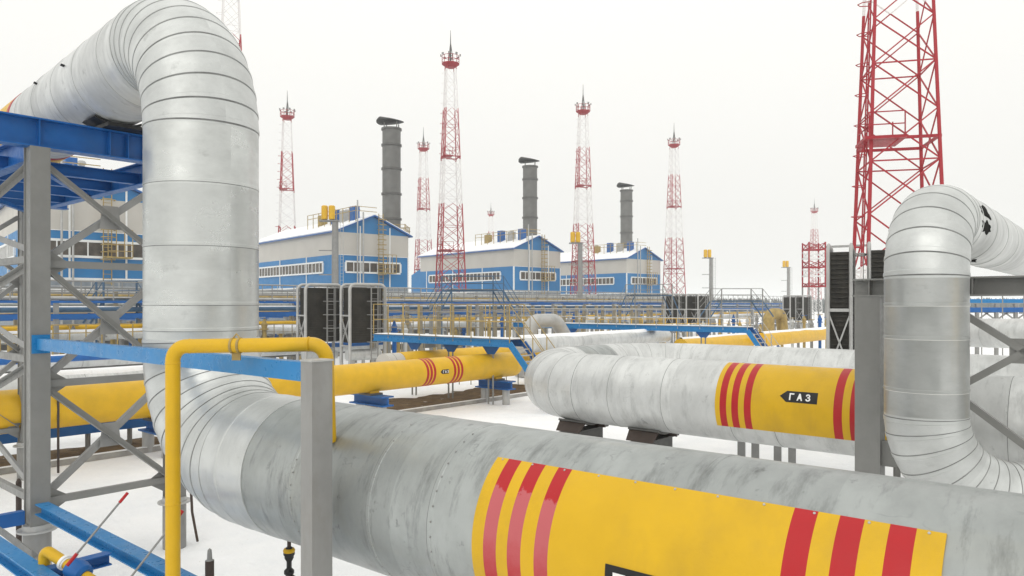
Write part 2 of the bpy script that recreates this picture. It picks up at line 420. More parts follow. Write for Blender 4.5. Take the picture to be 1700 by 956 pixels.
# ------------------------------------------------------------------ ground
mb = MB(); g = 4000; n = 40
xs = [-3000, -800, -300, -120] + [-60 + 3 * i for i in range(41)] + [120, 300, 800, 3000]
ys = [-200, -30] + [-9 + 3 * i for i in range(40)] + [200, 400, 900, 4000]
for y in ys:
    for x in xs: mb.v.append(V((x, y, (mnoise.noise(V((x * .21, y * .21, 0))) - .6) * .05 if abs(x) < 100 and 0 < y < 110 else -.03)))
for j in range(len(ys) - 1):
    for i in range(len(xs) - 1):
        k = j * len(xs) + i; mb.face([k, k + 1, k + 1 + len(xs), k + len(xs)])
structure(mb.build('snowy_ground', 'snow'))
def strip(name, ad0, ad1, px0, px1, mat, z, jit):
    mb = MB(); p0 = lineB((ad0 + ad1) / 2, px0, 0).dot(B); p1 = lineB((ad0 + ad1) / 2, px1, 0).dot(B)
    n = int((p1 - p0) / .35); W_ = 7
    for i in range(n + 1):
        t = p0 + (p1 - p0) * i / n
        e0 = ad0 + jit * .3 * mnoise.noise(V((t * 1.1, 3, 0))); e1 = ad1 + jit * (mnoise.noise(V((t * .55, 0, 0))) + .6 * mnoise.noise(V((t * 2.1, 5, 0))))
        if i in (0, n): e1 = e0 + .05
        for k in range(W_):
            q = A * (e0 + (e1 - e0) * k / (W_ - 1)) + B * t
            edge = min(k, W_ - 1 - k) / 3
            mb.v.append(V((q.x, q.y, z + .02 + .09 * min(1, edge) * (.6 + mnoise.noise(V((q.x, q.y, 1)) * 1.3)))))
    for i in range(n):
        for k in range(W_ - 1):
            o = i * W_ + k; mb.face([o, o + W_, o + W_ + 1, o + 1])
    structure(mb.build(name, mat))
strip('bare_earth_strip', 21.7, 23.7, -80, 300, 'earth', 0, .35)
strip('bare_earth_strip', 21.75, 24.9, 600, 900, 'earth', 0, 1.3)
for nm, x0, x1 in (('kerb', -120, 330), ('kerb', 560, 905)):
    p, q = lineB(21.55, x0, .04), lineB(21.55, x1, .04)
    k = MB().bar(p, q, .16, .16); structure(k.build(nm, 'concrete'))
    structure(MB().bar(p + Z * .092, q + Z * .092, .13, .018).build('kerb_snow', 'snow'))

# ------------------------------------------------------------------ MAIN GAS PIPE with its riser
A1 = V((-math.sin(R(51)), math.cos(R(51)), 0)); Au = V((-math.sin(R(45.5)), math.cos(R(45.5)), 0))
D1 = -A; Dm = -A1                                        # towards the camera and to the right
P1 = V((-4.045, 9.6, EYE - 1.83)); r1 = .70; rm = .77; Rb = 1.40
top1 = EYE + 3.62
gp = thing('gas_pipe', 'large galvanised gas pipe in front with tall riser, overhead run and yellow red-striped panel', 'pipe', (P1.x, P1.y, 0))
bn1, bnu = A1.cross(Z), Au.cross(Z)
st = straight(P1 + Dm * 2.2, P1 + Dm * 13, rm, Z, [.85, 2.0, 2.75, 4.9, 6.75, 7.9, 9.2], v0=0, lip=.004, dark=.008)
MB().rings(st, 128).build('weathered_jacket', ['galv_old', 'seal'], gp)
st = straight(P1 + Dm * (Rb - .02), P1 + Dm * 2.22, rm + .006, Z, [.3], v0=3, lip=.004, dark=.006)
MB().rings(st, 128).build('pipe_sleeve', ['galv', 'seal'], gp)
# lower bend: comes along the run, turns up
st, e = elbow(P1 + Dm * Rb, A1, Z, Rb, rm, bn1, 9, r_end=r1)
MB().rings(st, 112).build('lower_elbow', ['galv', 'seal'], gp)
st = straight(e, V((P1.x, P1.y, top1 - Rb)), r1 - .002, bn1.cross(Z).normalized(), [.1, .42, 1.15, 1.93], v0=.2, lip=.004, dark=.008)
MB().rings(st, 112).build('riser_jacket', ['galv_riser', 'seal'], gp)
st, e = elbow(V((P1.x, P1.y, top1 - Rb)), Z, Au, Rb, r1, bnu, 10)
MB().rings(st, 112).build('upper_elbow', ['galv', 'seal'], gp)
Pu = V((P1.x, P1.y, top1))
st = straight(Pu + Au * Rb, Pu + Au * 14, r1 - .001, Z, [.55, 1.75, 2.95, 4.2, 5.4], v0=1, lip=.005, dark=.009)
MB().rings(st, 112).build('overhead_jacket', ['galv_pale', 'seal'], gp)
mb = MB(); shell(mb, Pu, Au, r1, [(7.3, 7.5, 1), (7.5, 9.6, 0)], 0, 2 * math.pi, .008, 64); fix_normals(mb.build('marking_panel', ['yellow', 'red'], gp))
mb = MB()
for t, ph, l in ((3.6, -1.35, .03), (5.4, -1.2, .03)):       # clips on the cladding
    c = cyl(Pu, Au, t, ph, r1 + .02); nrm = (c - Pu - Au * t); nrm = (nrm - Au * nrm.dot(Au)).normalized()
    mb.box(c, Au, nrm.cross(Au), nrm, (.03, .012, l), 0)
mb.build('cladding_clip', 'black', gp)
mb = MB()                                                 # torn foil at the crown of the bend
cT = V((P1.x, P1.y, top1 - Rb)) + Au * Rb
for k, (an, ph, w_) in enumerate(((R(80), .22, .07), (R(72), -.5, .05), (R(120), .9, .05))):
    c = cT + (-Au * math.cos(an) + Z * math.sin(an)) * Rb; nn = (-Au * math.cos(an) + Z * math.sin(an)); tt = (Au * math.sin(an) + Z * math.cos(an))
    n2 = (nn * math.cos(ph) + bnu * math.sin(ph)); q = c + n2 * (r1 + .012); e2_ = n2.cross(tt)
    mb.poly([q + tt * (w_ * a) + e2_ * (w_ * b) for a, b in ((-.2, -1), (.1, -.3), (.5, -.4), (.2, .1), (.6, .9), (0, .4), (-.3, .8), (-.15, 0))], .01, n2)
fix_normals(mb.build('torn_foil', 'torn', gp))
# yellow panel with stripes, rivets and the flow plate
ph0, ph1 = R(36.8), R(147)
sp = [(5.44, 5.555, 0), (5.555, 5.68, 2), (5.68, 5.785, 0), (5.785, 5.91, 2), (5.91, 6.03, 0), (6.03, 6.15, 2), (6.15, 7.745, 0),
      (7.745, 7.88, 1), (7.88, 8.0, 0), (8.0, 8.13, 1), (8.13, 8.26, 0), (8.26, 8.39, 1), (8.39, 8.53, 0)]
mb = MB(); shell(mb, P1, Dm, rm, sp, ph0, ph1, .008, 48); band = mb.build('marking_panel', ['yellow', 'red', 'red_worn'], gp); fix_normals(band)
mb = MB()
for k in range(11):
    c = cyl(P1, Dm, 5.5 + k * .295, ph0 + .022, rm + .009); nr = (cyl(P1, Dm, 0, ph0, 1) - P1).normalized()
    mb.lathe(c, [(0, .009), (.004, .007), (.006, .001)], 8, 0, nr)
mb.build('rivet', 'grey_pale', band)
plate(band, P1, Dm, rm + .004, 6.62, 7.25, R(80.8), R(97.5), 1, 6.67)
def screws(P, D, r, ts, phis, par, nm='screw'):
    m_ = MB()
    for t in ts:
        for ph in phis:
            c = cyl(P, D, t, ph, r + .003); n_ = (c - P - D * t).normalized(); m_.lathe(c, [(0, .009), (.005, .007), (.006, .001)], 6, 0, n_)
    m_.build(nm, 'grey_mid', par)
screws(P1, Dm, rm, [3.09, 4.23, 4.99], [R(x) for x in range(20, 160, 9)], gp)
# drain valve under the pipe
vp = W(480, 8.12, 905); dv_ = thing('drain_valve', 'small black and yellow drain valve hanging below the big front pipe', 'valve', vp)
MB().tube([vp + Z * .22, vp - Z * .04], .022, 10).build('stub', 'rust', dv_)
MB().lathe(vp - Z * .12, [(0, .05), (.02, .062), (.05, .062), (.06, .05), (.1, .03)], 18).build('valve_cap', 'black', dv_)
MB().lathe(vp - Z * .085, [(0, .06), (.03, .066), (.05, .055)], 18).build('yellow_collar', 'yellow', dv_)
MB().lathe(vp - Z * .34, [(0, .03), (.03, .055), (.06, .055), (.09, .028), (.16, .028), (.2, .05), (.23, .05)], 18).build('valve_body', 'black', dv_)
MB().tube([vp - Z * .33, vp - Z * .33 + V((.08, -.03, -.03)), vp + V((.12, -.05, -.6))], .028, 10).build('outlet', 'rust', dv_)

# ------------------------------------------------------------------ GAS-marked pipe loop behind it
P2 = V((4.35, 13.6, EYE - 1.81)); Rh = 2.0; r1 = .735
lp = thing('gas_pipe', 'galvanised gas pipe behind, bent back on itself, with yellow panel and black arrow', 'pipe', (P2.x, P2.y, 0))
Cc = P2 + A * 5.45                                      # first corner of the loop
st = straight(P2 - A * 14, Cc - A * Rh, r1, Z, [3.6, 4.9, 7.6, 9.9, 11.25, 13.25, 14.05, 15.4, 16.6], v0=.4, lip=.005, dark=.008)
MB().rings(st, 96).build('front_jacket', ['galv_pale', 'seal'], lp)
st, e = elbow(Cc - A * Rh, A, B, Rh, r1, Z, 6, lip=.004, dark=.008)
MB().rings(st, 96).build('near_elbow', ['galv_pale', 'seal'], lp)
span = 5.3
st, e2 = elbow(e + B * (span - 2 * Rh), B, -A, Rh, r1, Z, 6, lip=.004, dark=.008)
MB().rings(st, 96).build('far_elbow', ['galv_pale', 'seal'], lp)
MB().rings(straight(e, e + B * (span - 2 * Rh), r1 + .003, Z, [.5], v0=2, lip=.004), 96).build('link_jacket', ['galv_old', 'seal'], lp)
st = straight(e2, e2 - A * 19, r1, Z, [1.5, 3.1, 4.9, 6.1, 7.7, 9.9, 12, 14], v0=.9, lip=.005, dark=.008)
MB().rings(st, 96).build('rear_jacket', ['galv_pale', 'seal'], lp)
o_ = -.29
sp = [(o_, o_ + .09, 0), (o_ + .09, o_ + .215, 1), (o_ + .215, o_ + .31, 0), (o_ + .31, o_ + .435, 1), (o_ + .435, o_ + .54, 0), (o_ + .54, o_ + .665, 1), (o_ + .665, 1.75, 0),
      (1.75, 1.885, 1), (1.885, 2.0, 0), (2.0, 2.135, 1), (2.135, 2.25, 0), (2.25, 2.385, 1), (2.385, 2.53, 0)]
mb = MB(); shell(mb, P2, D1, r1, sp, R(10), R(121), .006, 48); band = mb.build('marking_panel', ['yellow', 'red'], lp); fix_normals(band)
plate(band, P2, D1, r1, .98, 1.49, R(62.5), R(77.5), -1, 1.02)
# its ground supports
for i, (t, lab) in enumerate(((-3.75, 'dark steel pipe support near the bend of the arrow-marked pipe'), (-2.0, 'dark steel pipe cradle with stepped clamp under the arrow-marked pipe'))):
    b = P2 + D1 * t; b = V((b.x, b.y, 0)); s_ = thing('pipe_support', lab, 'pipe support', b)
    mb = MB(); shell(mb, V((b.x, b.y, P2.z)), D1, r1 + .02, [(-.35, .35, 0)], R(154), R(206), .03, 20); fix_normals(mb.build('saddle', 'grey_dark', s_))
    MB().ibeam(b + B * -.85 + Z * 1.28, b + B * .85 + Z * 1.28, .34, .4, .03, .03).build('cross_beam', 'grey_dark', s_)
    for k in (-1, 1):
        mb = MB(); mb.poly([b + B * (k * .5) - D1 * .3 + Z * 1.48, b + B * (k * .5) + D1 * .3 + Z * 1.48, b + B * (k * .3) + D1 * .34 + Z * 1.68, b + B * (k * .3) - D1 * .34 + Z * 1.68], .03, B); fix_normals(mb.build('gusset', 'rust', s_))
        MB().lathe(b + B * (k * .6), [(0, .2), (1.08, .2)], 20).build('pile', 'grey_dark', s_)
for lab, xs_ in (('pair of short grey pipe stands to the left of the next pair', (1231, 1254)), ('pair of short grey pipe stands to the right, nearest the tall grey column', (1291, 1315))):
    q0, q1 = W(xs_[0], 15.2, 760), W(xs_[1], 15.2, 760); b = V(((q0.x + q1.x) / 2, 15.2, 0)); s_ = thing('pipe_stand', lab, 'pipe stand', b)
    for q in (q0, q1): MB().bar(V((q.x, q.y, 0)), V((q.x, q.y, 1.9)), .15, .15, 0, V((.4, 1, 0))).build('post', 'grey_mid', s_)
    MB().bar(V((q0.x - .1, 15.2, 1.94)), V((q1.x + .1, 15.2, 1.94)), .2, .08).build('cap_plate', 'grey', s_)

# ------------------------------------------------------------------ RIGHT-HAND riser pipe
r3 = .475; P3 = V((5.22, 9.27, 0)); zt, zb = EYE + 1.12, EYE - 2.44; dR = V((.985, -.17, 0)).normalized(); Rr = 1.06
rp = thing('gas_pipe', 'slimmer galvanised riser pipe at the right edge with torn cladding', 'pipe', P3)
Ru = .80
def el3(p, d0, d1, g, nm, mats, Rr=Rr):
    b_ = d0.cross(d1).normalized(); s_, e_ = elbow(p, d0, d1, Rr, r3, b_, g, lip=.007, dark=.011)
    MB().rings(s_, 80).build(nm, mats, rp); return e_
st = straight(V((P3.x, P3.y, zb + Rr)), V((P3.x, P3.y, zt - Ru)), r3 - .002, V((1, 0, 0)), [.03, .3, .95, 1.36], v0=.3, lip=.006, dark=.006)
MB().rings(st, 80).build('riser_jacket', ['galv_rusty', 'seal_pale'], rp)
e = el3(V((P3.x, P3.y, zt - Ru)), Z, B, 6, 'upper_elbow', ['galv', 'seal'], Ru)
MB().rings(straight(e, e + B * 14, r3, Z, [.25, 1.5, 2.7, 4], v0=.5, lip=.006, dark=.01), 80).build('overhead_jacket', ['galv_pale', 'seal'], rp)
el3(V((P3.x, P3.y, zb + Rr)), -Z, dR, 9, 'lower_elbow', ['galv', 'seal'])
Pl = V((P3.x, P3.y, zb)) + dR * Rr
MB().rings(straight(Pl, Pl + dR * 5, r3, Z, [.02, .25, .5, .9, 2], v0=.5, lip=.006, dark=.01), 80).build('lower_jacket', ['galv', 'seal'], rp)
def tear(t, ph, w_, h_, seed, name='torn_patch'):
    mb = MB(); Pq = V((P3.x, P3.y, zt)); pts = []
    for k in range(22):
        an = 2 * math.pi * k / 22; q = 1 + .75 * mnoise.noise(V((math.cos(an) * 1.7 + seed, math.sin(an) * 1.7, seed)))
        pts.append(cyl(Pq, B, t + math.cos(an) * w_ * q, ph + math.sin(an) * h_ * q / r3, r3 + .002))
    nrm = (cyl(Pq, B, 0, ph, 1) - Pq).normalized(); c = len(mb.v); mb.v.append(cyl(Pq, B, t, ph, r3 + .006)); mb.v += pts
    for k in range(22): mb.face([c, c + 1 + k, c + 1 + (k + 1) % 22])
    o = mb.build(name, 'torn', rp); fix_normals(o)
tear(1.35, R(74), .42, .085, 3.3); tear(1.3, R(99), .36, .085, 8.1); tear(2.6, R(165), .3, .05, 5.2)
# saddle under the bend
sb = cyl(V((P3.x, P3.y, zt)), B, 1.05, math.pi, r3)

# right-hand trestle
c1 = V((5.235, 10.75, 0)); c2 = W(1556, 10.0, 505); c2.z = 0
td = D1
rt = thing('pipe_trestle', 'grey steel trestle at the right carrying the slimmer riser pipe', 'trestle', c1)
bt = EYE + .37
MB().box(c1 + Z * (bt - .24) / 2, B, A, Z, (.14, .17, (bt - .24) / 2)).build('column', 'grey', rt)
c4 = c1 + td * 4.6
MB().box(c4 + Z * (bt - .24) / 2, B, A, Z, (.15, .19, (bt - .24) / 2)).build('column', 'grey', rt)
mb = MB(); mb.ibeam(c1 - td * .2 + Z * (bt - .13), c1 + td * 6 + Z * (bt - .13), .3, .26, .024, .016)
for t in (.02, 1.3, 1.95, 2.6, 3.4): mb.box(c1 + td * t + Z * (bt - .13), td, B, Z, (.008, .13, .105))
mb.build('top_beam', 'grey', rt)
cb = c2 - td * .05
MB().box(cb + Z * 2, B, A, Z, (.08, .08, 2)).build('inner_post', 'grey', rt)
def zr(v): return EYE + v
n_tl, n_ml, n_r = cb + Z * zr(.12), cb + Z * zr(-1.32), cb + td * 2.05
for nm, p, q in (('brace', n_tl, n_r + Z * zr(-1.32)), ('brace', n_ml, n_r + Z * zr(.1)), ('brace', cb + Z * zr(-1.0), cb + td * 1.22 + Z * zr(-1.95)), ('strut', cb + td * 1.2 + Z * zr(-1.93), cb + td * 3.6 + Z * zr(-1.93))):
    MB().angle(p, q, .09, 0, B).build(nm, 'grey', rt)
mb = MB(); gpt = W(1652, 9.35, 570); 
mid = (n_tl + n_r + Z * zr(-1.32)) / 2
mb.box(mid + B * .02, td, B, Z, (.16, .006, .16)); mb.build('gusset', 'grey', rt)
MB().box(c1 + td * .26 + Z * zr(-2.15), td, B, Z, (.12, .05, .18)).build('bracket', 'grey', rt)
MB().bar(c1 + td * .36 + Z * .0, c1 + td * .36 + Z * zr(-2.1), .07, .07).build('post', 'grey', rt)
mb = MB(); mb.box(V((sb.x, sb.y, (bt + sb.z) / 2)), B, A, Z, (.2, .26, (sb.z - bt) / 2 - .01)); shell(mb, V((P3.x, P3.y, zt)), B, r3 + .006, [(.85, 1.3, 0)], R(146), R(214), .015, 24)
o = mb.build('saddle', 'torn', rt); fix_normals(o)

# ------------------------------------------------------------------ LEFT trestle under the overhead run
cl = V((-7.23, 11.19, 0)); cr_ = V((-5.87, 12.78, 0)); Lr = 7.8
tr = thing('pipe_trestle', 'tall grey and blue trestle at the left carrying the overhead pipe', 'trestle', cl)
capz = EYE + 2.82; ch = .44
cols = {}
for nm, base in (('nl', cl), ('nr', cr_), ('fl', cl + A * Lr), ('fr', cr_ + A * Lr)):
    mb = MB(); z0, z1 = .86, capz - ch
    hx, hy = .135, .15                                   # H-section column: two flanges and a web
    for k in (-1, 1): mb.box(base + A * (k * (hy - .012)) + Z * (z0 + z1) / 2, B, A, Z, (hx, .012, (z1 - z0) / 2))
    mb.box(base + Z * (z0 + z1) / 2, B, A, Z, (hx - .02, hy - .023, (z1 - z0) / 2))
    mb.build('column', 'grey', tr)
    MB().lathe(base, [(-.1, .19), (.76, .19)], 28).build('pile', 'grey_mid', tr)
    MB().lathe(base + Z * .762, [(0, .27), (.025, .27), (.026, .2), (.1, .19)], 28).build('pile_cap', 'grey_pale', tr)
mb = MB()                                                # near cross beam
p, q = cl - B * 3.2 + Z * (capz - ch / 2), cr_ + B * .9 + Z * (capz - ch / 2)
mb.ibeam(p, q, .26, ch, .022, .016)
for t in (0, 2.1 + .0): mb.box(cl + B * t + Z * (capz - ch / 2), B, A, Z, (.007, .12, ch / 2 - .022))
for t in (1.0, 1.28, 1.56): mb.box(cl + B * t + Z * (capz - ch / 2), B, A, Z, (.007, .12, ch / 2 - .022))
mb.build('cross_beam', 'blue', tr)
mb = MB(); mb.ibeam(p + A * Lr, q + A * Lr, .26, ch, .022, .016); mb.build('cross_beam', 'blue', tr)
for base in (cl - B * 1.6, cl, cr_):                                     # long beams and the members between them
    mb = MB(); mb.ibeam(base + A * .15 + Z * (capz - .42), base + A * (Lr - .15) + Z * (capz - .42), .2, .4, .02, .014); mb.build('long_beam', 'blue', tr)
for t in (1.4, 2.7, 4.0, 5.2, 6.4):
    MB().ibeam(cl - B * 1.6 + A * t + Z * (capz - .5), cr_ + A * t + Z * (capz - .5), .14, .2, .014, .01).build('secondary_beam', 'blue', tr)
for s_ in (0, 1):
    MB().angle(cl + A * (.3 + s_ * 3.9) + Z * (capz - .66), cr_ + A * (3.8 + s_ * 3.6) + Z * (capz - .66), .09, 0, Z).build('plan_brace', 'blue', tr)
lv = [EYE + 2.2, EYE + .62, EYE - 1.22, EYE - 3.02]
def xframe(pa, pb, nrm, levels, w_=.10):
    d = (pb - pa).normalized(); a0, b0 = pa + d * .15, pb - d * .15
    for k in range(len(levels) - 1):
        u, l = levels[k] - .1, levels[k + 1] + .1
        MB().angle(a0 + Z * u + nrm * .03, b0 + Z * l + nrm * .03, w_, 0, nrm).build('brace', 'grey', tr)
        MB().angle(a0 + Z * l - nrm * .03, b0 + Z * u - nrm * .03, w_, 0, -nrm).build('brace', 'grey_mid', tr)
        c = (pa + pb) / 2 + Z * ((u + l) / 2)
        mb = MB(); hw, hh = .17, .19
        mb.poly([c + d * x + Z * z - nrm * .006 for x, z in ((-hw, -hh), (hw, -hh), (hw * .7, hh), (-hw * .7, hh))], .012, nrm); fix_normals(mb.build('gusset', 'grey_mid', tr))
    for z_ in levels[1:]:
        MB().bar(a0 + Z * z_, b0 + Z * z_, .08, .11).build('strut', 'grey', tr)
        for e_, sgn in ((a0, 1), (b0, -1)):
            mb = MB(); mb.poly([e_ + Z * (z_ - .22) - nrm * .014, e_ + d * sgn * .26 + Z * (z_ - .05) - nrm * .014, e_ + d * sgn * .26 + Z * (z_ + .05) - nrm * .014, e_ + Z * (z_ + .22) - nrm * .014], .01, nrm); fix_normals(mb.build('gusset', 'grey', tr))
xframe(cl, cr_, -A, lv)
xframe(cl + A * Lr, cr_ + A * Lr, -A, lv)
lv2 = [EYE + 2.2, EYE - .85, EYE - 3.05]
xframe(cl, cl + A * Lr, -B, [EYE + 2.2, EYE + .7, EYE - .85, EYE - 3.0])
# saddle and slide plate below the overhead pipe
xx = cl + B * 1.2
mb = MB(); mb.box(V((xx.x, xx.y, capz + .035)), A, B, Z, (.42, .34, .03)); shell(mb, V((Pu.x, Pu.y, Pu.z)), Au, r1 + .01, [((xx - Pu).dot(Au) - .3, (xx - Pu).dot(Au) + .3, 0)], R(150), R(210), .02, 16)
o = mb.build('saddle', 'black', tr); fix_normals(o)

# blue tie beam from the trestle to the free post
tb = thing('tie_beam', 'bright blue horizontal beam between the left trestle and the lone grey post', 'beam', cl + Z * 3.6)
pe = V((-1.72, 6.47, 0)); zt_ = EYE - .60
MB().bar(cl + D1 * .14 + Z * zt_, pe - D1 * .12 + Z * zt_, .12, .17).build('beam', 'blue_light', tb)
MB().box(cl + D1 * .165 + Z * zt_, A, B, Z, (.012, .12, .14)).build('end_plate', 'blue_light', tb)
gpost = thing('steel_post', 'grey square steel post standing in front of the big pipe', 'post', pe)
mb = MB(); mb.box(pe + Z * ((EYE - .50) / 2), B, A, Z, (.105, .085, (EYE - .50) / 2)); mb.build('shaft', 'grey_mid', gpost)
MB().box(pe + Z * .012, B, A, Z, (.2, .18, .012)).build('base_plate', 'grey', gpost)
MB().box(pe + Z * (EYE - .492), B, A, Z, (.112, .092, .008)).build('cap', 'grey_pale', gpost)

# yellow small-bore pipe arch
yl, yr = W(287, 7.0, 575), W(541, 6.86, 571); yr.y = 6.86
ya = tag(MB().tube(fillet([V((yl.x, yl.y, .0)), yl, V((yr.x, yr.y, yl.z + .03)), V((yr.x, yr.y + .12, EYE - 1.3))], .14, 10), .068, 24).build('impulse_pipe', 'yellow', None, 40, V((yl.x, yl.y, 0))),
         'yellow small-bore pipe bent over into an arch, left of the grey post', 'pipe')
wd_ = MB()                                              # weld beads where the bends meet the straight pipe
for c_, d_ in ((yl - Z * .16, Z), (yl + V((.16, 0, .003)), V((1, 0, 0))), (V((yr.x - .16, yr.y, yl.z + .03)), V((1, 0, 0))), (V((yl.x, yl.y, 2.3)), Z)):
    n_ = Z if abs(d_.z) < .5 else V((1, 0, 0)); wd_.rings([(c_ - d_ * .007, d_, n_, .067, 0, 0), (c_ - d_ * .003, d_, n_, .0715, 0, 0), (c_ + d_ * .003, d_, n_, .0715, 0, 0), (c_ + d_ * .007, d_, n_, .067, 0, 0)], 24)
wd_.build('weld_bead', 'yellow', ya, 60)
ct = (yl * .58 + V((yr.x, yr.y, yl.z + .03)) * .42)
dxx = (yr - yl).normalized(); mb = MB()
for k in (-.035, .035):
    mb.rings([(ct + dxx * (k - .011), dxx, Z, .076, 0, 0), (ct + dxx * (k + .011), dxx, Z, .076, 0, 0)], 24)
mb.tube([ct + Z * .05 - dxx * .05, ct + Z * .11, ct + Z * .05 + dxx * .05], .008, 8); mb.bar(ct - Z * .06, ct - Z * .14, .08, .02)
mb.build('clamp', 'yellow_dull', ya, 40)

# bottom-left: bright beams, valve and levers
def gp_(px, py, zrel): Y = -zrel * F / (py - HY); return V(((px - CX) / F * Y, Y, EYE + zrel))
b1 = tag(MB().ibeam(cl + D1 * .2 + Z * (EYE - 3.07), cl + D1 * 7.6 + Z * (EYE - 3.07), .18, .16, .016, .012).build('support_beam', 'blue_light', None, 32, cl + Z * 1.1), 'bright blue low beam running from the trestle foot towards the viewer', 'beam')
q0 = gp_(0, 903, -3.0); q0.z = EYE - 3.07
b2 = tag(MB().ibeam(q0 - D1 * 1.6, q0 + D1 * 4, .18, .16, .016, .012).build('support_beam', 'blue_light', None, 32, q0), 'bright blue low beam cut off by the bottom left corner', 'beam')
x0 = gp_(43, 951, -3.0); x0.z = EYE - 3.07; x1 = gp_(187, 915, -3.0); x1.z = EYE - 3.07
tag(MB().ibeam(x0 + B * .14, x1 - B * .04, .15, .14, .016, .012).build('valve_beam', 'blue', None, 32, x0), 'dark blue short cross beam under the hand valve', 'beam')
tag(MB().bar(cl - B * .18 + Z * (EYE - 3.2), cl - B * 4 + Z * (EYE - 3.2), .12, .2).build('side_beam', 'blue', None, 32, cl - B * .2), 'blue beam leaving the left trestle foot out of frame', 'beam')
tag(MB().angle(W(0, 10.6, 880), W(60, 9.6, 925), .1, 0, Z).build('ground_angle', 'grey', None), 'grey angle bar lying low behind the corner beams', 'bar')
vl = thing('hand_valve', 'hand valve with yellow inlet bend and long red-tipped lever at bottom left', 'valve', W(120, 8.35, 945))
yb = [W(72, 8.5, 1000), W(74, 8.5, 912), W(108, 8.35, 934), W(120, 8.3, 942)]
MB().tube(fillet(yb, .07, 8), .062, 20).build('inlet_bend', 'yellow', vl, 40)
dv2 = (yb[3] - yb[2]).normalized()
MB().lathe(yb[2], [(-.02, .085), (.015, .085), (.016, .07), (.035, .07)], 24, 0, dv2).build('flange', 'white', vl)
MB().lathe(yb[3] + dv2 * .0, [(-.03, .08), (0, .115), (.1, .13), (.2, .115), (.23, .08)], 24, 0, dv2).build('valve_body', 'blue', vl)
MB().lathe(yb[3] + dv2 * .23, [(0, .06), (.5, .06)], 20, 0, dv2).build('outlet', 'yellow', vl)
l0, l1 = W(117, 8.1, 932), W(212, 8.35, 818); ld = (l1 - l0).normalized(); ll = (l1 - l0).length
lv_ = MB().tube([l0, l1 - ld * .1], .012, 10).build('lever', 'grey_mid', vl)
MB().tube([l1 - ld * .13, l1], .017, 12).build('grip', 'red', lv_)
MB().tube([l0 - ld * .05, l0 + ld * .1], .02, 12).build('hub', 'red', lv_)
v2 = thing('hand_valve', 'second valve lever with faded red tip beside the yellow arch', 'valve', W(222, 8.0, 960))
l0, l1 = W(200, 7.7, 980), W(303, 8.3, 848); ld = (l1 - l0).normalized()
lv_ = MB().tube([l0, l1 - ld * .1], .012, 10).build('lever', 'grey_mid', v2); MB().tube([l1 - ld * .16, l1], .022, 12).build('grip', 'red', lv_)
MB().lathe(l0 - Z * .2, [(0, .07), (.05, .11), (.14, .11), (.2, .05)], 20).build('valve_body', 'blue', v2)
def rod(name, p, q, r_, mat, label, cat, extra=None):
    o = tag(MB().tube([p, q], r_, 12).build(name, mat, None, 40, V(p)), label, cat); return o
p = V((-8.09, 12.06, 0)); rd = rod('marker_post', p, W(31, 12.0, 800), .042, 'rust', 'rusty dark stake standing left of the trestle column', 'stake')
MB().lathe(W(31, 12.0, 800), [(0, .042), (.05, .02), (.06, .001)], 12).build('tip', 'rust', rd)
rod('grounding_rod', V((-11.3, 18.3, 0)), V((-11.3, 18.3, 2.0)), .028, 'rust', 'thin dark rod standing before the yellow pipe behind the trestle', 'rod')
p = W(348, 8.5, 930); p.z = 0; tp = W(348, 8.5, 930)
gr_ = rod('grounding_rod', p, tp, .05, 'rust', 'short black capped rod standing between yellow arch and big pipe', 'rod')
MB().lathe(tp, [(0, .05), (.01, .03), (.08, .026), (.12, .022), (.14, .002)], 14).build('tip', 'grey_mid', gr_)
hs_ = [W(313, 12.6, 760), W(317, 12.6, 810), W(319, 12.7, 850), V((-5.55, 12.97, .02))]
cb_ = tag(MB().tube(fillet(hs_, .3, 6), .022, 10).build('grounding_cable', 'rust', None, 40, hs_[0]), 'dark cable running down beside the right pile of the left trestle', 'cable')

# ------------------------------------------------------------------ YELLOW pipes along B
YZ = EYE - 2.62; ry = .53
def bpipe(name, ad, z, r_, x0, x1, mats, label, seams=(), capend=True, n=40, cat='pipe', snow=None, group=None):
    p, q = lineB(ad, x0, z), lineB(ad, x1, z)
    st = straight(p, q, r_, Z, list(seams), lip=.006, dark=.012)
    o = tag(MB().rings(st, n).build(name, mats, None, 32, V(p)), label, cat, group)
    if snow: snow_cap(o, p, q, r_, snow)
    return o, p, q
def snow_cap(o, p, q, r_, half):
    mb = MB(); d = (q - p).normalized(); L = (q - p).length; k = max(2, int(L / .5)); o0 = 0
    sd_ = d.cross(Z)
    for i in range(k + 1):
        t = L * i / k; h_ = half * (1 + .55 * mnoise.noise(V((t * .5, p.x, p.y)))); th = .055 * r_ / .5 + .02
        for j in range(7):
            ph = (j / 3 - 1) * h_; rr = r_ + (.0 if j in (0, 6) else th * (1 - (j / 3 - 1) ** 2) ** .5 + .006)
            mb.v.append(p + d * t + Z * (rr * math.cos(ph)) + sd_ * (rr * math.sin(ph)))
    for i in range(k):
        for j in range(6):
            a0 = i * 7 + j; mb.face([a0, a0 + 1, a0 + 8, a0 + 7])
    s_ = mb.build('snow', 'snow', o, 60)
    return s_
y1, p, q = bpipe('yellow_gas_pipe', 21.0, YZ, ry, -140, 851, ['yellow_far', 'seal'], 'long yellow gas pipe with red rings, passing behind the left trestle', seams=())
Py = A * 21.0 + B * V((-.77, 31.5, 0)).dot(B) + Z * YZ; mb = MB()
for c in (-4.36, -4.18, -4.0, -2.92, -2.72, -2.52): shell(mb, Py, B, ry, [(c - .055, c + .055, 0)], R(2), R(178), .006, 30)
o = mb.build('red_rings', 'red', y1); fix_normals(o); o.name = 'ring_marking'
plate(y1, Py, B, ry, -3.62, -3.28, R(80), R(98), -1, -3.6)
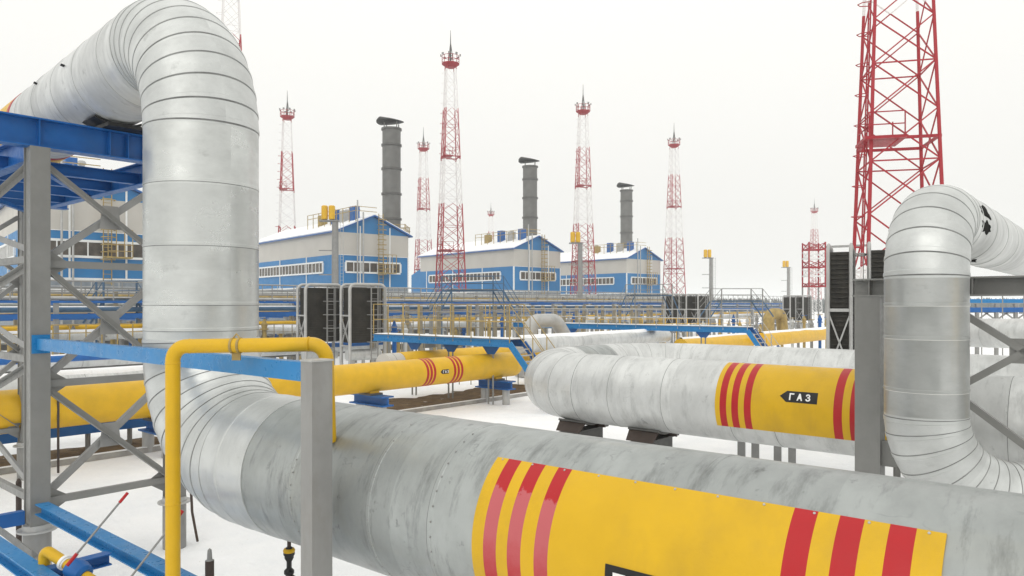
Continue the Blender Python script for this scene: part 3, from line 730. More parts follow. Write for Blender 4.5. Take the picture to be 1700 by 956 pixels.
MB().lathe(q, [(-.3, ry + .004), (0, ry + .004), (.1, ry * .93), (.2, ry * .7), (.26, ry * .35), (.28, .01)], 40, 0, B).build('end_cap', 'yellow_far', y1)
def support_y(px, ad, label, w_=.95):
    b = lineB(ad, px, 0); s_ = thing('pipe_support', label, 'pipe support', b)
    mb = MB(); mb.ibeam(b + A * -w_ + Z * .78, b + A * w_ + Z * .78, .5, .36, .05, .05); mb.build('cross_beam', 'blue', s_)
    MB().box(b + Z * .99, B, A, Z, (.28, .32, .035)).build('slide_plate', 'grey_dark', s_)
    mb = MB(); mb.box(b + Z * 1.06, B, A, Z, (.2, .22, .06)); mb.build('saddle', 'yellow_far', s_)
    for k in (-.62, .62): MB().lathe(b + A * k, [(-.1, .16), (.6, .16)], 18).build('pile', 'grey_pale', s_)
    return s_
support_y(822, 21.0, 'blue pipe support on piles at the capped end of the long yellow pipe')
support_y(616, 21.0, 'blue pipe support under the long yellow pipe, just right of the grey post')
support_y(262, 21.0, 'blue pipe support under the long yellow pipe, behind the tall riser', .7)
# second line: insulated at left, yellow at right
y2, p2_, q2 = bpipe('insulated_pipe', 24.6, YZ + .03, ry, -140, 415, ['galv_pale', 'seal'], 'grey insulated pipe with patchy snow, behind the long yellow pipe', seams=[4, 9, 14, 19, 24, 29], snow=.42)
y2b, p, q = bpipe('yellow_gas_pipe', 24.6, YZ, ry, 662, 962, ['yellow_far', 'seal'], 'yellow pipe under the blue crossover walkway, behind the capped one', seams=[6])
MB().rings(straight(lineB(24.6, 636, YZ), lineB(24.6, 664, YZ), ry - .02, Z, [.4]), 40).build('unpainted_end', ['beige_wall', 'seal'], y2b)
y3, p, q = bpipe('yellow_gas_pipe', 21.2, YZ, ry, 1262, 1376, ['yellow_far', 'seal'], 'short yellow pipe with snow on top, at the foot of the far blue stairs', seams=[5], snow=.5)
y4, p, q = bpipe('yellow_gas_pipe', 22.2, YZ - .1, ry, 1130, 1243, ['yellow_far', 'seal'], 'dull yellow pipe under the far blue walkway', snow=.35)
bpipe('insulated_pipe', 23.0, EYE - 2.0, .42, 860, 1105, ['galv_pale', 'seal'], 'grey insulated pipe below the far blue walkway', seams=[5, 10, 15], snow=.6)
# low blue tray beam with snow, left
tp_ = thing('cable_tray', 'low blue snow-topped tray beam on the ground at the left, behind the trestle', 'cable tray', lineB(22.5, 20, .3))
p, q = lineB(22.6, -150, .72), lineB(22.6, 420, .72)
MB().bar(p, q, .22, .32).build('tray', 'blue', tp_)
MB().bar(p + Z * .185, q + Z * .185, .26, .05).build('snow', 'snow', tp_)
for k in range(8): MB().bar(p + (q - p) * (k + .5) / 8 - Z * .72, p + (q - p) * (k + .5) / 8 - Z * .165, .1, .1).build('leg', 'grey', tp_)

# ------------------------------------------------------------------ crossover walkways with stairs
def crossover(label, x1_, Y1_, y1_, run, drop_run, post_n, rail_h, post_mat, down=True):
    """deck along A that ends at pixel (x1_, y1_) at depth Y1_; stairs go on towards the viewer's right"""
    e_ = W(x1_, Y1_, y1_); th = thing('crossover_walkway', label, 'walkway', V((e_.x, e_.y, 0)))
    s_ = e_ + A * run; w2 = .45
    for k in (-1, 1):
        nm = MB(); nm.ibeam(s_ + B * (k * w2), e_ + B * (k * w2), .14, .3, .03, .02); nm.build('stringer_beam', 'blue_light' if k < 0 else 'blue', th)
    MB().bar(s_ + Z * .165, e_ + Z * .165, .86, .03).build('deck', 'grey_dark', th)
    MB().bar(s_ + Z * .195, e_ + Z * .195, .8, .03).build('snow', 'snow', th)
    for k in range(1, 4):
        c = s_ + (e_ - s_) * (k / 3.6)
        mb = MB(); mb.poly([c - A * .5 - B * .02 - Z * .15, c + A * .5 - B * .02 - Z * .15, c + A * .18 - B * .02 - Z * .5, c - A * .18 - B * .02 - Z * .5], .06, B); fix_normals(mb.build('bracket', 'blue', th))
        for j in (-1, 1): MB().bar(c + A * (.13 * j) - Z * .5, V((c.x, c.y, 0)) + A * (.13 * j), .07, .07).build('leg', 'grey', th)
    dx = drop_run; f_ = V((e_.x, e_.y, 0)) - A * dx
    for k in (-1, 1):
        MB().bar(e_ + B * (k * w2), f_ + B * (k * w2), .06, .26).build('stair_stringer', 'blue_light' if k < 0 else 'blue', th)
    n_ = int(e_.z / .22)
    tread = MB().box(e_ - A * (dx / n_) - Z * (e_.z / n_), A, B, Z, (.12, .41, .02)).build('tread', 'grey_pale', th)
    for i in range(2, n_): dup_part(tread, (-A * dx - Z * e_.z) * ((i - 1) / n_))
    for k in (-1, 1):
        pm = 'yellow_dull' if post_mat == 'y' else 'grey_pale'
        for h_ in (rail_h, rail_h * .55):
            MB().tube([s_ + B * (k * w2) + Z * h_, e_ + B * (k * w2) + Z * h_, f_ + B * (k * w2) + Z * h_], .018, 8).build('rail', pm, th)
        po = MB().bar(s_ + B * (k * w2), s_ + B * (k * w2) + Z * rail_h, .04, .04).build('post', pm, th)
        for i in range(1, post_n + 1): dup_part(po, (e_ - s_) * (i / post_n))
        dup_part(po, (f_ - s_)); dup_part(po, (f_ - e_) * .5 + (e_ - s_))
    return th
crossover('blue crossover walkway with yellow railing posts above the capped yellow pipe', 858, 30, 570, 8.6, 2.4, 8, 1.6, 'y')
crossover('far blue crossover walkway with thin pale railing, behind the arrow-marked pipe', 1246, 41, 548, 17, 2.0, 12, 1.15, 'g')

# ------------------------------------------------------------------ pipe racks in the middle distance
def rack(ad, x0, x1, levels, width, step, zt, post_mat, beam_mat, label, rail=None):
    p, q = lineB(ad, x0, 0), lineB(ad, x1, 0); L = (q - p).length; d = B; n_ = int(L / step)
    th = thing('pipe_rack', label, 'pipe rack', p)
    for k in (0, 1):
        po = MB().box(p + A * (k * width) + Z * zt / 2, B, A, Z, (.1, .1, zt / 2)).build('post', post_mat, th)
        for i in range(1, n_ + 1): dup_part(po, d * (step * i))
        for z_, h_ in levels:
            MB().bar(p + A * (k * width - .12) + Z * z_, q + A * (k * width - .12) + Z * z_, .1, h_).build('long_beam', beam_mat, th)
    for z_, h_ in levels:
        cb2 = MB().bar(p + Z * (z_ - h_ / 2 - .05) + A * .1, p + A * (width - .1) + Z * (z_ - h_ / 2 - .05), .14, .12).build('cross_beam', beam_mat, th)
        for i in range(1, n_ + 1): dup_part(cb2, d * (step * i))
    if rail:
        rm, z_, rh, nst = rail
        for h_ in (rh, rh * .5): MB().tube([p + Z * (z_ + h_) - A * .2, q + Z * (z_ + h_) - A * .2], .03, 6).build('rail', rm, th)
        rp_ = MB().bar(p + Z * z_ - A * .2, p + Z * (z_ + rh) - A * .2, .05, .05).build('rail_post', rm, th)
        m_ = min(95, int(L / nst))
        for i in range(1, m_ + 1): dup_part(rp_, d * (L / m_ * i))
    return th
e_ = EYE
Y0 = lambda Y: Y * (A.y + A.x * (600 - CX) / F)          # B-line whose depth is Y in the column x = 600
rack(Y0(50), -120, 1330, [(e_ - .60, .24), (e_ + .12, .12)], 2.6, 5, e_ + .2, 'grey_mid', 'blue', 'near pipe rack with blue beams and thin grey handrail', rail=('grey_mid', e_ + .2, .95, 1.5))
rack(Y0(41), 640, 1110, [(e_ - .45, .06)], 1.2, 2.7, e_ - .1, 'tan', 'grey_mid', 'row of tan goal-post frames behind the blue crossover walkway')
rack(Y0(58), -120, 1180, [(e_ - .25, .12), (e_ + .35, .10)], 2.4, 4.5, e_ + .75, 'tan', 'grey_mid', 'pipe rack with tan posts and grey beams, second from the front', rail=('grey', e_ + .35, .6, 1.2))
rack(Y0(68), -120, 1190, [(e_ - .95, .2), (e_ + .42, .14)], 3, 6, e_ + .55, 'grey_pale', 'blue', 'pipe rack with dark blue beams and pale posts, third from the front', rail=('grey_mid', e_ + .55, 1.0, 1.8))
rack(Y0(84), -60, 1150, [(e_ - .4, .2), (e_ + .9, .16)], 3.5, 6, e_ + 1.0, 'grey_mid', 'grey', 'farthest pipe rack in front of the blue and beige halls', rail=('grey_pale', e_ + 1.0, 1.0, 2.2))
spec = [(50.6, e_ - 1.58, .25, 'galv_pale', 'snow-capped white insulated pipe low on the near rack', .9),
        (51.4, e_ - 1.2, .13, 'yellow_far', 'thin yellow pipe above the white one on the near rack', None),
        (52.2, e_ - .28, .13, 'slate', 'thin slate pipe on the lower blue beam of the near rack', None),
        (53.0, e_ - .3, .16, 'galv_pale', 'slim galvanised pipe behind the slate pipe of the near rack', .5),
        (53.2, e_ + .32, .10, 'grey_pale', 'small grey pipe lying on top of the near rack', None),
        (65, e_ - .68, .20, 'yellow_far', 'bright yellow pipe on the lower level of the third rack', None),
        (66, e_ - .6, .26, 'galv_pale', 'large galvanised pipe on the lower level of the third rack', .5),
        (67, e_ + .68, .14, 'grey', 'grey pipe on the upper level of the third rack', None),
        (58, e_ - 1.95, .22, 'galv_old', 'dark weathered pipe low just behind the near rack', .5),
        (60, e_ - 2.3, .3, 'grey_dark', 'dark pipe near the ground just behind the near rack', .7),
        (84, e_ - .1, .25, 'beige_wall', 'beige pipe on the lower level of the farthest rack', None),
        (85, e_ + 1.15, .16, 'galv_pale', 'pale pipe on the upper level of the farthest rack', None),
        (45, e_ - 2.55, .28, 'galv_pale', 'snowy insulated pipe near the ground in front of the racks', .8),
        (43, e_ - 2.3, .14, 'blue', 'slim blue pipe near the ground in front of the racks', None),
        (58.5, e_ - .05, .10, 'galv_old', 'thin weathered pipe on the tan-posted rack', None),
        (59.2, e_ + .52, .08, 'yellow_dull', 'thin tan pipe on top of the tan-posted rack', None),
        (60, e_ - 1.35, .15, 'yellow_dull', 'dull yellow pipe below the tan-posted rack', None),
        (69, e_ - .2, .11, 'blue_wall', 'thin bright blue pipe inside the third rack', None),
        (71, e_ - 1.7, .3, 'grey_dark', 'dark pipe below the third rack', None),
        (86, e_ + .4, .2, 'conifer', 'dark green pipe inside the farthest rack', None),
        (88, e_ - .9, .3, 'grey_dark', 'dark pipe below the farthest rack', None),
        (48, e_ - 2.9, .22, 'grey_dark', 'dark pipe lying near the ground below the near rack', .5)]
for Y, z_, r_, mt, lab, sn in spec:
    x0_, x1_ = (-120, 1330) if Y < 53.1 else (-100, 1170)
    if Y < 46: x0_, x1_ = -120, 640
    p, q = lineB(Y0(Y), x0_, z_), lineB(Y0(Y), x1_, z_); L = (q - p).length
    bpipe('rack_pipe', Y0(Y), z_, r_, x0_, x1_, [mt, 'seal'], lab, seams=[i * 5.5 for i in range(1, int(L / 5.5))] if r_ > .15 else (), n=18, snow=sn)
# clutter along the racks: upright valves, vents and risers, each of its own
def gate_valve(px, Y, h, mat, label, group=None):
    b = W(px, Y, 505); b.z = 0
    o = tag(MB().lathe(b, [(0, .13), (h - .75, .13), (h - .74, .24), (h - .66, .24), (h - .65, .15), (h - .4, .2), (h - .3, .12), (h - .1, .06), (h, .06)], 14).build('valve_riser', mat, None, 32, b), label, 'valve', group)
    mb = MB(); c = b + Z * (h - .05)
    pts = [c + V((math.cos(t * math.pi / 8) * .24, math.sin(t * math.pi / 8) * .24, 0)) for t in range(17)]
    mb.tube(pts, .025, 6); mb.bar(pts[0], pts[8], .03, .03); mb.bar(pts[4], pts[12], .03, .03); mb.build('handwheel', 'yellow_dull' if mat != 'yellow_dull' else 'blue', o)
    return o
vy = {'yellow_dull': 'yellow', 'blue': 'blue', 'grey_mid': 'grey', 'galv_pale': 'pale'}
where = ['behind the left trestle', 'behind the tall riser', 'left of the dark louvre units', 'right of the dark louvre units', 'before the middle hall', 'near the pale pipe arch', 'before the third hall', 'beyond the far walkway']
def zone(px): return where[0] if px < 245 else where[1] if px < 425 else where[2] if px < 500 else where[3] if px < 720 else where[4] if px < 860 else where[5] if px < 950 else where[6] if px < 1100 else where[7]
k = 0; cnt = {}
for px in list(range(20, 250, 14)) + list(range(430, 495, 9)) + list(range(645, 880, 10)) + list(range(945, 1105, 11)) + list(range(1170, 1375, 12)):
    mt = ['yellow_dull', 'grey_mid', 'blue', 'yellow_dull', 'galv_pale', 'grey_mid'][k % 6]; k += 1
    Y = (40 if px < 260 else 46 if px < 700 else 58 if px < 900 else 66) + rnd.uniform(-3, 4)
    key = (vy[mt], zone(px)); g_ = '%s valve risers %s' % key
    gate_valve(px + rnd.uniform(-5, 5), Y, e_ - rnd.uniform(.75, 1.7), mt, 'small %s valve riser with handwheel %s' % key, g_)

# pale pipe arch
pa_ = [W(872, 43, 600), W(872, 43, 560), W(893, 43.5, 514), W(944, 46, 566), W(985, 49, 566)]
l_ = W(880, 42, 600); l_.z = 0
ar = tag(MB().tube(fillet([V((l_.x, l_.y, 1.0)), V((l_.x, l_.y, EYE - .95)), V((l_.x + 1.55, l_.y + 1.3, EYE - .95)), V((l_.x + 2.4, l_.y + 2, EYE - 2.35)), V((l_.x + 6, l_.y + 5.5, EYE - 2.35))], .68, 12), .40, 40).build('pipe_arch', 'grey_pale', None, 32, l_), 'pale pipe arch curving over in the middle distance, left of the arrow-marked pipe', 'pipe')
tag(MB().bar(V((l_.x - .6, l_.y + .5, .55)), V((l_.x + 2.6, l_.y + 3.2, .55)), .8, 1.1).build('arch_plinth', 'concrete', None, 32, V((l_.x, l_.y, 0))), 'concrete plinth at the foot of the pale pipe arch', 'plinth')
l_ = W(1276, 66, 600); l_.z = 0
tag(MB().tube(fillet([V((l_.x, l_.y, 1.0)), V((l_.x, l_.y, EYE - .85)), V((l_.x + 1.6, l_.y + 1.3, EYE - .85)), V((l_.x + 1.9, l_.y + 1.6, 1.0))], .7, 12), .5, 36).build('pipe_arch', 'yellow_dull', None, 32, l_), 'yellowish pipe arch far off beside the small dark units', 'pipe')
# yellow guard rails by the walkways
def railing(px0, Y0_, px1, Y1_, zb_, h, n_, mat, label):
    p, q = W(px0, Y0_, 505), W(px1, Y1_, 505); p.z = q.z = zb_
    th = thing('guard_railing', label, 'railing', V((p.x, p.y, 0)))
    for f_ in (1, .55): MB().tube([p + Z * h * f_, q + Z * h * f_], .022, 8).build('rail', mat, th)
    po = MB().bar(V((p.x, p.y, 0)), p + Z * h, .045, .045).build('post', mat, th)
    for i in range(1, n_ + 1): dup_part(po, (q - p) * (i / n_))
railing(950, 60, 1245, 66, EYE - 2.2, .95, 16, 'yellow_far', 'yellow guard railing beyond the far blue walkway')
railing(648, 39, 880, 38, EYE - 1.9, 1.25, 12, 'tan', 'tan guard railing between the louvre units and the pale arch')
railing(425, 44, 500, 44, EYE - 2.2, 1.0, 5, 'tan', 'tan guard railing between the tall riser and the louvre units')
railing(0, 34, 245, 38, EYE - 1.9, .9, 9, 'yellow_dull', 'yellowish guard railing seen through the left trestle')
railing(1380, 45, 1700, 40, EYE - .5, 1.0, 10, 'grey_mid', 'grey guard railing behind the right-hand riser')
# arched crossing bridges: deck with two sloping ends
def bridge(px0, px1, Y, pyt, label, slope=18, mat='grey'):
    p, q = W(px0 + slope, Y, pyt), W(px1 - slope, Y, pyt); lo = (EYE + (HY - 505) / F * Y) - .4
    s0, s1 = W(px0, Y, 505), W(px1, Y, 505); h = 1.05
    th = thing('crossing_bridge', label, 'bridge', V((p.x, p.y, 0)))
    for k in (0, 1.0):
        off = A * k
        for f_ in (0, .5): MB().tube([s0 + off + Z * (.2 - h * f_ * .9), p + off - Z * h * f_, q + off - Z * h * f_, s1 + off + Z * (.2 - h * f_ * .9)], .026, 8).build('rail', mat, th)
        MB().bar(p + off - Z * h, q + off - Z * h, .07, .11).build('deck_beam', 'slate', th)
        for (a0, b0) in ((s0, p), (q, s1)):
            MB().bar(V((a0.x, a0.y, a0.z - h)) + off if a0 is s0 else a0 + off - Z * h, b0 + off - Z * h, .07, .1).build('stair_stringer', 'slate', th)
        for c in (p, q): MB().bar(V((c.x, c.y, 0)) + off, c + off, .08, .08).build('post', mat, th)
    MB().bar(p + A * .5 - Z * (h - .1), q + A * .5 - Z * (h - .1), .9, .03).build('deck', 'grey_dark', th)
bridge(1180, 1284, 62, 479, 'blue-grey crossing bridge alone against the forest at right of centre')
bridge(724, 862, 52, 458, 'dark blue crossing bridge in front of the middle hall', 26, 'slate')
bridge(1040, 1130, 70, 472, 'grey crossing bridge in front of the third hall', 14)
bridge(150, 262, 40, 466, 'dark blue crossing bridge behind the left trestle', 22, 'slate')

# ------------------------------------------------------------------ dark louvre units in tube frames
def louvre_unit():
    th = thing('louvre_unit', '', 'louvre unit', (0, 0, 0), 'dark louvre units in rounded grey frames')
    X, Y_ = V((1, 0, 0)), V((0, 1, 0)); w_, d_, z0, z1 = 1.05, .48, 2.1, 5.15
    mb = MB(); mb.box(V((0, 0, (z0 + z1) / 2)), X, Y_, Z, (w_ - .12, d_ - .02, (z1 - z0) / 2 - .06))
    for i in range(24):
        z_ = z0 + .12 + i * (z1 - z0 - .24) / 23
        mb.bar(V((-w_ + .14, -d_ - .012, z_)), V((w_ - .14, -d_ - .012, z_)), .05, .03); mb.bar(V((-w_ + .09, -d_ + .04, z_)), V((-w_ + .09, d_ - .04, z_)), .05, .03)
    mb.build('louvre_block', 'louvre', th)
    for s_ in (-1, 1):
        fr = [V((-w_, s_ * d_, 0)), V((-w_, s_ * d_, 5.25)), V((w_, s_ * d_, 5.25)), V((w_, s_ * d_, 0))]
        MB().tube(fillet(fr, .3, 8), .085, 14).build('tube_frame', 'grey_pale', th)
    for z_ in (2.0, 3.6): MB().bar(V((-w_, -d_, z_)), V((-w_, d_, z_)), .08, .08).build('side_rail', 'grey_pale', th)
    MB().bar(V((-w_, -d_, 2.0)), V((-w_, d_, 3.55)), .06, .06).build('brace', 'grey_pale', th)
    MB().bar(V((-w_, d_, 2.0)), V((-w_, -d_, 3.55)), .06, .06).build('brace', 'grey_pale', th)
    lad = MB()
    for x in (.15, .55): lad.bar(V((x, -d_ - .12, 1.2)), V((x, -d_ - .12, 5.2)), .05, .05)
    for i in range(14): lad.bar(V((.15, -d_ - .12, 1.3 + i * .29)), V((.55, -d_ - .12, 1.3 + i * .29)), .025, .025)
    l_ = lad.build('ladder', 'grey_mid', th)
    cg = MB()
    for i in range(5):
        z_ = 2.2 + i * .72
        cg.tube([V((-.08, -d_ - .1, z_)), V((-.08, -d_ - .5, z_)), V((.35, -d_ - .68, z_)), V((.78, -d_ - .5, z_)), V((.78, -d_ - .1, z_))], .024, 6)
    for x, y in ((-.08, -.5), (.35, -.68), (.78, -.5)): cg.bar(V((x, -d_ + y, 2.2)), V((x, -d_ + y, 5.1)), .025, .025)
    cg.build('safety_cage', 'grey_mid', l_)
    hd = MB(); hd.rings([(V((x, 0, 1.5)), X, Z, .3, 0, x) for x in (-w_ + .1, w_ - .1)], 24)
    hd.build('header_drum', 'galv_pale', th)
    for x in (-.6, .0, .6): MB().tube([V((x, 0, 0)), V((x, 0, 1.25))], .09, 10).build('leg_pipe', 'grey_pale', th)
    return th
lu = louvre_unit(); ang = R(40.5)
def place(px, Y, sc_=1): p = W(px, Y, 505); p.z = 0; return p
lu['label'] = 'dark louvre unit with ladder, left one of the pair by the tall riser'
lu.location = place(531, 40); lu.rotation_euler = (0, 0, ang)
clone(lu, 'dark louvre unit with ladder, right one of the pair by the tall riser', place(603, 39.5), ang)
clone(lu, 'largest dark louvre unit, just left of the right-hand grey column', place(1396, 22), R(64), 1.12).scale = (1.1, .62, 1.12)
clone(lu, 'dark louvre unit rising behind the right-hand grey column', place(1462, 22.6), R(64), 1.16).scale = (1.1, .66, 1.14)
clone(lu, 'small far louvre unit, left one of three beyond the blue walkway', place(1120, 80), ang)
clone(lu, 'small far louvre unit, middle one of three beyond the blue walkway', place(1143, 80), ang)
clone(lu, 'small far louvre unit, right one of three beyond the blue walkway', place(1162, 80), ang)
clone(lu, 'tiny far louvre unit left of the other, near the yellow pipe arch', place(1313, 92), ang)
clone(lu, 'tiny far louvre unit right of the other, near the yellow pipe arch', place(1334, 92), ang)

# ------------------------------------------------------------------ vent poles with twin yellow silencers
def vent_pole():
    th = thing('vent_pole', '', 'vent pole', (0, 0, 0), 'grey vent poles with yellow silencers')
    H = 13.6
    MB().lathe(V((.3, 0, 0)), [(0, .42), (H - .1, .36), (H, .2)], 18).build('pole', 'grey_mid', th)
    MB().bar(V((-1.4, 0, H - .1)), V((.7, 0, H - .1)), .9, .16).build('platform', 'grey', th)
    for x in (-.85, -.05):
        MB().lathe(V((x, -.1, H)), [(0, .2), (.1, .36), (1.5, .36), (1.6, .26), (1.61, .02)], 18).build('silencer', 'yellow_far', th)
    for z_ in (7.5, 10.2): MB().bar(V((.3, 0, z_)), V((-1.5, 0, z_)), .12, .12).build('arm', 'grey_mid', th)
    lad = MB()
    for x in (.85, 1.2): lad.bar(V((x, 0, .5)), V((x, 0, H)), .05, .05)
    for i in range(34): lad.bar(V((.85, 0, .8 + i * .38)), V((1.2, 0, .8 + i * .38)), .03, .03)
    lad.build('ladder', 'grey_pale', th)
    return th
vp_ = vent_pole(); vp_['label'] = 'grey vent pole with two yellow silencers beside the nearest hall'; vp_.location = place(552, 82)
clone(vp_, 'grey vent pole with yellow silencers between the middle and third halls', place(960, 112))
clone(vp_, 'grey vent pole with yellow silencer, alone right of the third hall', place(1178, 148))
clone(vp_, 'smallest grey vent pole with yellow silencer, far right of centre', place(1307, 186))

# ------------------------------------------------------------------ exhaust stacks
def stack():
    th = thing('exhaust_stack', '', 'stack', (0, 0, 0), 'grey exhaust stacks of the halls')
    H, r_ = 31.6, 1.42
    MB().lathe(V((0, 0, 0)), [(0, r_ + .15), (12, r_ + .1), (12.1, r_), (H, r_), (H + .01, r_ - .15), (H - 1, r_ - .15)], 32).build('shaft', 'stack', th)
    for z_ in (13.4, 17.3, 21.2, 25.1, 28.8, 31.3): MB().lathe(V((0, 0, z_)), [(0, r_ + .01), (.03, r_ + .17), (.32, r_ + .17), (.35, r_ + .01)], 32).build('ring_flange', 'grey_dark', th)
    for k in range(4):
        an = R(45 + 90 * k); MB().bar(V((math.cos(an) * (r_ - .05), math.sin(an) * (r_ - .05), H - .3)), V((math.cos(an) * (r_ - .05), math.sin(an) * (r_ - .05), H + .9)), .14, .14).build('strut', 'grey_dark', th)
    # rain cap: lens of wing-like outline, blunt at the left and pointed at the right
    mb = MB(); n_ = 22; rows = []
    for i in range(n_ + 1):
        u = i / n_; x = -2.3 + 4.2 * u
        th_ = 1.15 * (min(1, (u + .02) / .14) ** .5) * (1 - max(0, u - .12) / .88) ** .9 + .03
        wd = 1.6 * math.sin(math.pi * min(1, max(.03, u * .93 + .05))) ** .6
        rows.append((x, th_, wd))
    st = [(x, t, w_) for x, t, w_ in rows]; o = len(mb.v)
    for x, t, w_ in st:
        for k in range(16):
            an = 2 * math.pi * k / 16
            mb.v.append(V((x, math.sin(an) * w_, H + 1.05 + .1 * t + math.cos(an) * t * (.62 if math.cos(an) > 0 else .5))))
    for i in range(len(st) - 1):
        for k in range(16): mb.face([o + i * 16 + k, o + (i + 1) * 16 + k, o + (i + 1) * 16 + (k + 1) % 16, o + i * 16 + (k + 1) % 16])
    mb.face([o + k for k in range(16)]); mb.face([o + (len(st) - 1) * 16 + k for k in range(16)][::-1])
    fix_normals(mb.build('rain_cap', 'black', th))
    pf = MB()
    for s_ in (1, -1): pf.bar(V((-2.6, s_ * 2.2, 15.2)), V((2.6, s_ * 2.2, 15.2)), .5, .12); pf.bar(V((s_ * 2.2, -2.6, 15.27)), V((s_ * 2.2, 2.6, 15.27)), .5, .12)
    for z_ in (15.8, 16.4):
        for s_ in (1, -1): pf.bar(V((-2.6, s_ * 2.4, z_)), V((2.6, s_ * 2.4, z_)), .07, .07); pf.bar(V((s_ * 2.4, -2.6, z_)), V((s_ * 2.4, 2.6, z_)), .07, .07)
    for i in range(6):
        for s_ in (1, -1): pf.bar(V((-2.5 + i, s_ * 2.4, 15.2)), V((-2.5 + i, s_ * 2.4, 16.4)), .07, .07); pf.bar(V((s_ * 2.4, -2.5 + i, 15.2)), V((s_ * 2.4, -2.5 + i, 16.4)), .07, .07)
    pf.build('platform', 'yellow_dull', th)
    return th
es = stack(); es['label'] = 'nearest and tallest-looking grey exhaust stack with black rain cap'; es.location = place(650, 114.7)
s2 = clone(es, 'middle grey exhaust stack with black rain cap', place(880, 146))
s3 = clone(es, 'farthest grey exhaust stack with black rain cap', place(1040, 176.6))

# ------------------------------------------------------------------ compressor halls
def hall():
    th = thing('compressor_hall', '', 'industrial hall', (0, 0, 0), 'blue and beige halls')
    X, Y_ = V((1, 0, 0)), V((0, 1, 0)); w_, L, ze, zr_, zb_, zs = 11.6, 30.0, 14.1, 16.55, 6.56, 11.0
    mb = MB()
    def ring(z_): return [V((0, 0, z_)), V((w_, 0, z_)), V((w_, L, z_)), V((0, L, z_))]
    o = 0
    for z_ in (0, zb_, zs, ze): mb.v += ring(z_)
    for lvl, mt in ((0, 2), (1, 0), (2, 1)):
        for k in range(4): mb.face([lvl * 4 + k, lvl * 4 + (k + 1) % 4, lvl * 4 + 4 + (k + 1) % 4, lvl * 4 + 4 + k], mt)
    mb.v += [V((w_ / 2, 0, zr_)), V((w_ / 2, L, zr_))]
    mb.face([12, 13, 16], 0); mb.face([14, 15, 17], 0)
    wl = mb.build('wall', ['blue_wall', 'beige_wall', 'plinth'], th, 20)
    for s_ in (0, 1):                                     # snow-covered roof slopes with blue fascia
        x0_ = -.45 if s_ == 0 else w_ + .45; zz = ze - .45 * (zr_ - ze) / (w_ / 2) + .06
        mb = MB(); t_ = .16
        a0, a1 = V((x0_, -.5, zz)), V((w_ / 2, -.5, zr_ + .06)); nrm = (a1 - a0).cross(Y_).normalized(); nrm = nrm if nrm.z > 0 else -nrm
        mb.poly([a0, a1, a1 + Y_ * (L + 1), a0 + Y_ * (L + 1)], t_, nrm); fix_normals(mb.build('roof', 'blue', th))
        mb = MB(); i_ = (a1 - a0).normalized() * .18
        mb.poly([a0 + i_ + nrm * (t_ + .004) + Y_ * .1, a1 + nrm * (t_ + .004) + Y_ * .1, a1 + nrm * (t_ + .004) + Y_ * (L + .9), a0 + i_ + nrm * (t_ + .004) + Y_ * (L + .9)], .14, nrm); fix_normals(mb.build('roof_snow', 'snow', th))
    tm = MB()
    tm.bar(V((0, -.04, zb_)), V((w_, -.04, zb_)), .08, .2); tm.bar(V((-.04, 0, zb_)), V((-.04, L, zb_)), .08, .2)
    for x in (.06, .32 * w_, .73 * w_, w_ - .06): tm.bar(V((x, -.045, zb_ - .1)), V((x, -.045, zs if x in (.06, w_ - .06) else 15.1)), .16, .09, 0, Y_)
    for y in (1e-3, 9.0, 18.4, 27.6): tm.bar(V((-.05, y, zb_)), V((-.05, y, zs)), .16, .09, 0, X)
    tm.bar(V((.1, -.04, zs)), V((w_ - .1, -.04, zs)), .05, .07); tm.build('trim', 'trim', th)
    def windows(p, d, Lw, n_, out):
        z0, z1 = 8.62, 10.1; f_ = MB()
        for z_ in (z0, z1): f_.bar(p + out * .09 + Z * z_, p + d * Lw + out * .09 + Z * z_, .12, .22)
        for i in range(n_ + 1):
            c = p + d * (Lw * i / n_) + out * .08; f_.bar(c + Z * (z0 + .11), c + Z * (z1 - .11), .1 if 0 < i < n_ else .24, .1 if 0 < i < n_ else .24, 0, out)
        fr = f_.build('window_band', 'trim', th)
        MB().box(p + d * Lw / 2 + out * .02 + Z * (z0 + z1) / 2, d, out, Z, (Lw / 2, .01, (z1 - z0) / 2)).build('glazing', 'glass', fr)
    windows(V((1.45, 0, 0)), X, 8.75, 7, -Y_); windows(V((0, 3.6, 0)), Y_, 23, 20, -X)
    for x, mt in ((3.0, 'grey_pale'), (3.9, 'grey_pale')):
        MB().tube([V((x, -.6, 0)), V((x, -.6, 17.0)), V((x, -.6, 18.6 if x < 3.5 else 16.2))], .10, 12).build('vent_pipe', mt, th)
    lad = MB()                                            # caged ladder and landing in yellow on the gable
    for x in (6.4, 7.1): lad.bar(V((x, -.5, 6)), V((x, -.5, 17)), .08, .08)
    for i in range(26): lad.bar(V((6.4, -.5, 6.2 + i * .42)), V((7.1, -.5, 6.2 + i * .42)), .05, .05)
    for i in range(12): lad.tube([V((6.2, -.5, 8.4 + i * .7)), V((6.2, -1.1, 8.4 + i * .7)), V((6.75, -1.4, 8.4 + i * .7)), V((7.3, -1.1, 8.4 + i * .7)), V((7.3, -.5, 8.4 + i * .7))], .05, 6)
    lad.build('ladder', 'yellow_dull', th)
    ld2 = MB(); ld2.box(V((7.6, -.8, 8.6)), X, Y_, Z, (1.1, .7, .06))
    for x in (6.6, 7.3, 8.0, 8.7): ld2.bar(V((x, -1.45, 8.6)), V((x, -1.45, 11.2)), .07, .07)
    for z_ in (9.2, 9.8, 11.2): ld2.bar(V((6.6, -1.45, z_)), V((8.7, -1.45, z_)), .07, .07)
    ld2.build('landing', 'yellow_dull', th)
